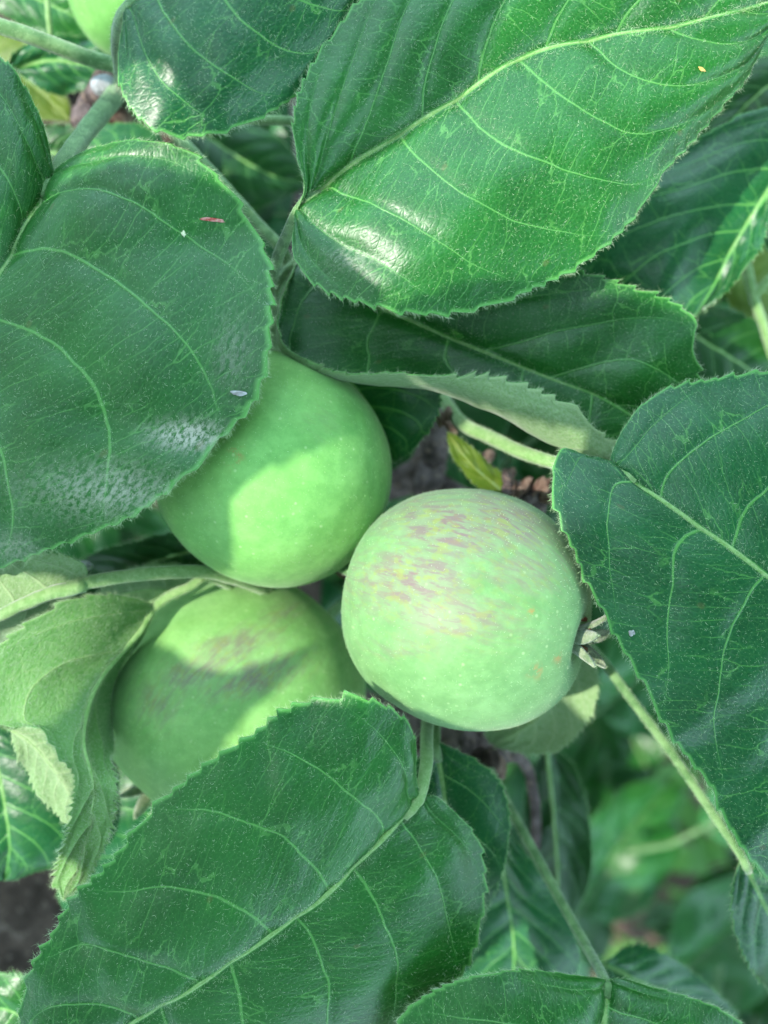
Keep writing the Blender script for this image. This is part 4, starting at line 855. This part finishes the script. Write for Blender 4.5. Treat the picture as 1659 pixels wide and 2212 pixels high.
# ------------------------------------------------------------------ filler leaves of the same tree, deeper down plus unseen ones added round about (shared meshes)
def ovate(L, W, curve, droop, fold, n=12):
    u = np.linspace(0, 1, n); mid = [(x * L, curve * math.sin(x * 3.14) * L, -droop * x * x * L) for x in u]
    w = lambda x: W * (math.sin(math.pi * x ** .82) ** .8)
    def side(s): return [(x * L + (.0 if 0 < x < 1 else 0), m[1] + s * w(x), m[2] + fold * w(x) - .25 * fold * w(x)) for x, m in zip(u, mid)]
    return [side(1)], mid, [side(-1)]
TEMPL = []
for k, (L, W, cv, dr, fo, mt) in enumerate([(72, 24, .05, .25, .25, 'leaf_shaded'), (60, 21, -.06, .1, -.15, 'leaf_shaded'), (80, 26, .03, .45, .1, 'leaf_deep'), (55, 17, .08, .2, .4, 'leaf_top')]):
    a, b, c = ovate(L, W, cv, dr, fo)
    me, G = build_leaf(a, b, c, nu=64, ns=12, mm=True, seed=80 + k, teeth=22, tooth=.8, mats=(mt, 'leaf_under'), ripple=1.2, quilt=.4)
    path = ((G['Pt'][:, G['mid']] + G['Pb'][:, G['mid']]) / 2)[1:-3:4]
    V, F4, F3, *_ = tube_arrays(np.vstack([np.array([[-.022, .002, -.006], [-.010, 0, -.002]]), path]) - G['base'], np.r_[.8, .75, np.linspace(.65, .15, len(path))] / 1000, 7, .0, 1)
    rib = mesh_np('petiole', V, [F4, F3], M['stem'])
    TEMPL.append((me, rib))
LOWT = []
for k, (L, W, cv, dr, fo, mt) in enumerate([(72, 24, .05, .25, .25, 'leaf_shaded'), (60, 21, -.06, .1, -.15, 'leaf_shaded'), (80, 26, .03, .45, .1, 'leaf_deep'), (55, 17, .08, .2, .4, 'leaf_top')]):
    a, b, c = ovate(L, W, cv, dr, fo)
    me, G = build_leaf(a, b, c, nu=22, ns=5, mm=True, seed=80 + k, teeth=0, mats=(mt, 'leaf_under'), ripple=1.2, quilt=.3)
    LOWT.append(me)
MASS = []
def filler(px, py, z, yaw, pitch, roll, k, label=None, s=1.0, world=None):
    if world is not None:                # added leaves, never in view, that block sun and sky: gathered into one mesh
        gap = Vector(world) - Vector((.11, -.12, -.27)); gap -= SUN_DIR * gap.dot(SUN_DIR)      # kept free so sun reaches the low background leaves
        if gap.length < .085: return None
        MASS.append((k % 4, Matrix.LocRotScale(Vector(world) - ROOT, Euler((R(roll), R(pitch), R(yaw))), Vector((s, s, s))))); return None
    me, rib = TEMPL[k % 4]
    loc = Vector(at(px, py, z)) if world is None else Vector(world)
    o = link('leaf', me, tree, tuple(loc - ROOT)); o.rotation_euler = Euler((R(roll), R(pitch), R(yaw))); o.scale = (s,) * 3
    link('petiole', rib, o)
    if label: o['label'] = label
    return o
rf = random.Random(5)
# layer 1: mid depth, mostly shade
for i in range(64):
    px, py = rf.uniform(-250, 1900), rf.uniform(-250, 2450)
    if (px > 850 and py > 1250) or (px < 350 and py > 1650): continue
    filler(px, py, rf.uniform(-105, -62), rf.uniform(0, 360), rf.uniform(-30, 30), rf.uniform(-35, 35), i)
for i in range(70):
    px, py = rf.uniform(-600, 2300), rf.uniform(-700, 2900)
    if px > 950 and py > 1300: continue
    filler(px, py, rf.uniform(-210, -115), rf.uniform(0, 360), rf.uniform(-30, 30), rf.uniform(-35, 35), i + 1)
for i in range(44):
    px, py = rf.uniform(1000, 1950), rf.uniform(1350, 2500)
    filler(px, py, rf.uniform(-330, -200), rf.uniform(0, 360), rf.uniform(-16, 16), rf.uniform(-18, 18), 3, s=rf.uniform(1.3, 1.9))
# ------------------------------------------------------------------ ground
def grid_mesh(name, half, n, z, amp, mat):
    t = np.sign(np.linspace(-1, 1, n)) * np.abs(np.linspace(-1, 1, n)) ** 3 * half
    X, Y = np.meshgrid(t, t, indexing='ij'); nz = Noise2(77, 12)
    Z = z + amp * nz(X / .35, Y / .35) * np.exp(-(X ** 2 + Y ** 2) / 9) + amp * 2 * nz(X / 6, Y / 6) * sm(1, 6, np.hypot(X, Y))
    idx = np.arange(n * n).reshape(n, n); F = np.stack([idx[:-1, :-1], idx[1:, :-1], idx[1:, 1:], idx[:-1, 1:]], -1).reshape(-1, 4)
    return mesh_np(name, np.stack([X, Y, Z], -1).reshape(-1, 3), [F], mat)
link('ground', grid_mesh('ground', 150, 160, -.60, .006, M['soil']), kind='structure')
def weeds(n, ext):
    P = np.stack([RNG.uniform(-ext, ext, n), RNG.uniform(-ext, ext, n), np.full(n, -.60)], -1); nz = Noise2(33, 8)
    P = P[nz(P[:, 0] / .5, P[:, 1] / .5) + RNG.normal(size=n) * .5 > -.3]; n = len(P)
    yaw = RNG.uniform(0, 6.28, n); L = RNG.uniform(.02, .05, n); W = L * RNG.uniform(.18, .35, n); hgt = RNG.uniform(.01, .05, n)
    dx = np.stack([np.cos(yaw), np.sin(yaw), np.zeros(n)], -1); sx = np.stack([-np.sin(yaw), np.cos(yaw), np.zeros(n)], -1); up = np.array([0, 0, 1.])
    p = [P, P + dx * L[:, None] * .5 + up * hgt[:, None] + sx * W[:, None], P + dx * L[:, None] + up * (hgt * .8)[:, None], P + dx * L[:, None] * .5 + up * hgt[:, None] - sx * W[:, None], P + dx * L[:, None] * .5 + up * (hgt * .85)[:, None]]
    V = np.stack(p, 1).reshape(-1, 3); o = (np.arange(n) * 5)[:, None]
    F = np.concatenate([o + np.array([[0, 1, 4]]), o + np.array([[1, 2, 4]]), o + np.array([[2, 3, 4]]), o + np.array([[3, 0, 4]])])
    return mesh_np('weeds', V, [F], M['weed'])
link('ground_weeds', weeds(16000, 1.6), kind='stuff', label='low green weeds on the soil far below')

# ------------------------------------------------------------------ unseen leaves added out of frame to cast shadows and shape reflections
# blocker outlines carried back sunward from the shadows wanted
SV = np.array(SUN_DIR) * 1.0
def shadecast(pts, t, zt):
    return [tuple(at(x, y, zt) * 1000 + SV * t) for (x, y) in pts]
def canopy(Lp, Mp, Rp, t=155, zt=12, seed=90, label=None):  # unseen blocker leaf, outlined by the shadow it has to cast
    me, G = build_leaf([shadecast(Lp, t, zt)], shadecast(Mp, t, zt), [shadecast(Rp, t, zt)], nu=110, ns=18, mm=True, seed=seed, teeth=26, tooth=.9, mats=('leaf_top', 'leaf_under'), ripple=.8)
    o = link('leaf', me, tree, tuple(Vector(G['base']) - ROOT))
    path = ((G['Pt'][:, G['mid']] + G['Pb'][:, G['mid']]) / 2)[1:-3:4]
    V, F4, F3, *_ = tube_arrays(path - G['base'], np.linspace(.6, .15, len(path)) / 1000, 7, .0, 1); link('midrib', mesh_np('midrib', V, [F4, F3], M['midrib']), o)
canopy([(900, 660), (800, 570), (680, 490), (530, 425), (350, 420), (180, 470), (-50, 600), (-200, 850), (-300, 1150)],
       [(900, 660), (600, 800), (200, 900), (-300, 1150)],
       [(900, 660), (870, 780), (785, 880), (700, 965), (625, 1015), (540, 1075), (490, 1150), (430, 1215), (350, 1240), (150, 1270), (-100, 1230), (-300, 1150)], t=158, seed=91)
canopy([(720, -280), (400, -350), (0, -250), (-250, 0), (-400, 300)],
       [(720, -280), (400, -80), (0, 120), (-400, 300)],
       [(720, -280), (700, 40), (590, 150), (470, 185), (360, 160), (250, 190), (150, 300), (40, 400), (-150, 430), (-400, 300)], t=160, zt=21, seed=92)
canopy([(520, 330), (500, 150), (560, -50), (700, -250), (950, -350), (1250, -320)],
       [(520, 330), (720, 200), (950, 0), (1250, -320)],
       [(520, 330), (640, 410), (780, 340), (900, 260), (1000, 160), (1085, 60), (1130, -60), (1250, -320)], t=165, zt=18, seed=93)
canopy([(900, 780), (1000, 700), (1200, 650), (1400, 660), (1700, 800)],
       [(900, 780), (1100, 760), (1400, 760), (1700, 800)],
       [(900, 780), (990, 850), (1150, 900), (1400, 950), (1600, 950), (1700, 800)], t=172, zt=5, seed=94)
canopy([(1200, 1000), (1280, 850), (1500, 780), (1800, 850), (2000, 1200), (2050, 1800)],
       [(1200, 1000), (1500, 1150), (1800, 1400), (2050, 1800)],
       [(1200, 1000), (1270, 1200), (1320, 1400), (1390, 1580), (1500, 1820), (1750, 1950), (2050, 1800)], t=171, zt=13, seed=95)
canopy([(1060, 1660), (950, 1590), (830, 1540), (690, 1520), (540, 1590), (350, 1700), (150, 1880), (0, 2100), (-50, 2400)],
       [(1060, 1660), (800, 1750), (400, 2000), (-50, 2400)],
       [(1060, 1660), (1130, 1760), (1100, 2000), (900, 2250), (500, 2450), (-50, 2400)], t=169, zt=14, seed=96)
canopy([(330, 1840), (250, 1700), (255, 1500), (285, 1415), (320, 1396), (400, 1408), (450, 1438), (520, 1452), (580, 1440), (640, 1400)],
       [(330, 1840), (370, 1620), (460, 1500), (640, 1400)],
       [(330, 1840), (420, 1740), (490, 1640), (580, 1520), (640, 1400)], t=188, zt=-3, seed=97)
canopy([(850, 2100), (1050, 1980), (1300, 1950), (1600, 2000), (1850, 2200)],
       [(850, 2100), (1200, 2200), (1500, 2250), (1850, 2200)],
       [(850, 2100), (950, 2350), (1300, 2500), (1600, 2450), (1850, 2200)], t=161, zt=10, seed=98)
rc = random.Random(9)  # unseen leaves added on the sun side to keep the background dark
for i in range(70):
    w = (rc.uniform(-.46, -.25), rc.uniform(-.30, .30), rc.uniform(-.30, -.02))
    filler(0, 0, 0, rc.uniform(0, 360), rc.uniform(-35, 35), rc.uniform(-35, 35), i, world=w, s=rc.uniform(1, 1.4))
for i in range(30):
    w = (rc.uniform(-.75, -.38), rc.uniform(-.35, .35), rc.uniform(-.1, .18))
    filler(0, 0, 0, rc.uniform(0, 360), rc.uniform(-35, 35), rc.uniform(-35, 35), i, world=w, s=rc.uniform(1.1, 1.5))

ro_ = random.Random(21)
OPEN = Vector((-.05, .62, .75)).normalized(); n_ = 0; placed = 0
while placed < 480 and n_ < 9000:  # unseen leaves added overhead, with an opening left for the sky sheen
    n_ += 1
    z = ro_.uniform(.16, .55); w = Vector((ro_.uniform(-.7, .8), ro_.uniform(-.75, .65), z))
    t_ = z / SUN_DIR.z; line = Vector((SUN_DIR.x * t_, SUN_DIR.y * t_, z))
    if (w - line).length < .16: continue
    ang = w.normalized().angle(OPEN)
    if ang < R(34): continue
    if w.x > 0 and w.y < .12 and w.z / w.length < .55: continue
    if w.xy.length < .09: continue
    filler(0, 0, 0, ro_.uniform(0, 360), ro_.uniform(-30, 30), ro_.uniform(-30, 30), placed, world=w, s=ro_.uniform(1.2, 1.9)); placed += 1
for i in range(48):  # added ring out of view that keeps light from the deep gaps
    w = (ro_.uniform(-.28, -.135), ro_.uniform(-.12, .22), ro_.uniform(-.07, .03))
    filler(0, 0, 0, ro_.uniform(110, 250), ro_.uniform(-25, 25), ro_.uniform(-30, 30), i, world=w, s=ro_.uniform(1.0, 1.4))
for i in range(50):
    a_ = ro_.uniform(5, 100); r_ = ro_.uniform(.20, .42)
    w = (r_ * math.cos(R(a_)), r_ * math.sin(R(a_)), ro_.uniform(-.22, -.04))
    filler(0, 0, 0, a_ + ro_.uniform(-60, 60), ro_.uniform(-25, 25), ro_.uniform(-30, 30), i, world=w, s=ro_.uniform(1.0, 1.4))

for i in range(60):
    w = (ro_.uniform(-.20, .22), ro_.uniform(.12, .30), ro_.uniform(-.16, -.02))
    filler(0, 0, 0, ro_.uniform(20, 160), ro_.uniform(-25, 25), ro_.uniform(-30, 30), i, world=w, s=ro_.uniform(1.0, 1.4))

for i in range(18):      # unseen leaves added right of the lens to darken reflections below
    w = (ro_.uniform(.03, .17), ro_.uniform(-.10, .035), ro_.uniform(.20, .28))
    filler(0, 0, 0, ro_.uniform(-90, 90), ro_.uniform(-25, 25), ro_.uniform(-25, 25), i, world=w, s=ro_.uniform(.8, 1.1))

def shade_foliage():
    mats = [M['leaf_shaded'], M['leaf_deep'], M['leaf_top'], M['leaf_under']]; slot = {m.name: i for i, m in enumerate(mats)}
    data = []
    for me in LOWT:
        nv, nl, npol = len(me.vertices), len(me.loops), len(me.polygons)
        co = np.empty(nv * 3, np.float32); me.vertices.foreach_get('co', co); vi = np.empty(nl, np.int32); me.loops.foreach_get('vertex_index', vi)
        mi = np.empty(npol, np.int32); me.polygons.foreach_get('material_index', mi)
        mi = np.array([slot[me.materials[0].name], slot[me.materials[1].name]])[mi]; uv = {}
        for n in ('vp', 'mm', 'pc'):
            u = np.empty(nl * 2, np.float32); me.uv_layers[n].data.foreach_get('uv', u); uv[n] = u.reshape(-1, 4, 2)
        data.append((co.reshape(-1, 3), vi.reshape(-1, 4), mi, uv))
    V, F, MI, UV, o = [], [], [], {'vp': [], 'mm': [], 'pc': []}, 0
    for k, mx in MASS:
        co, f, mi, uv = data[k]; A = np.array(mx); V.append(co @ A[:3, :3].T + A[:3, 3]); F.append(f + o); MI.append(mi); o += len(co)
        for n in UV: UV[n].append(uv[n])
    me = mesh_np('foliage', np.concatenate(V), [np.concatenate(F)], mats, np.concatenate(MI), {n: np.concatenate(u) for n, u in UV.items()}, {'stain': np.zeros(o)})
    link('foliage', me, tree, kind='stuff')  # one mesh of the unseen leaves added to block light
shade_foliage()
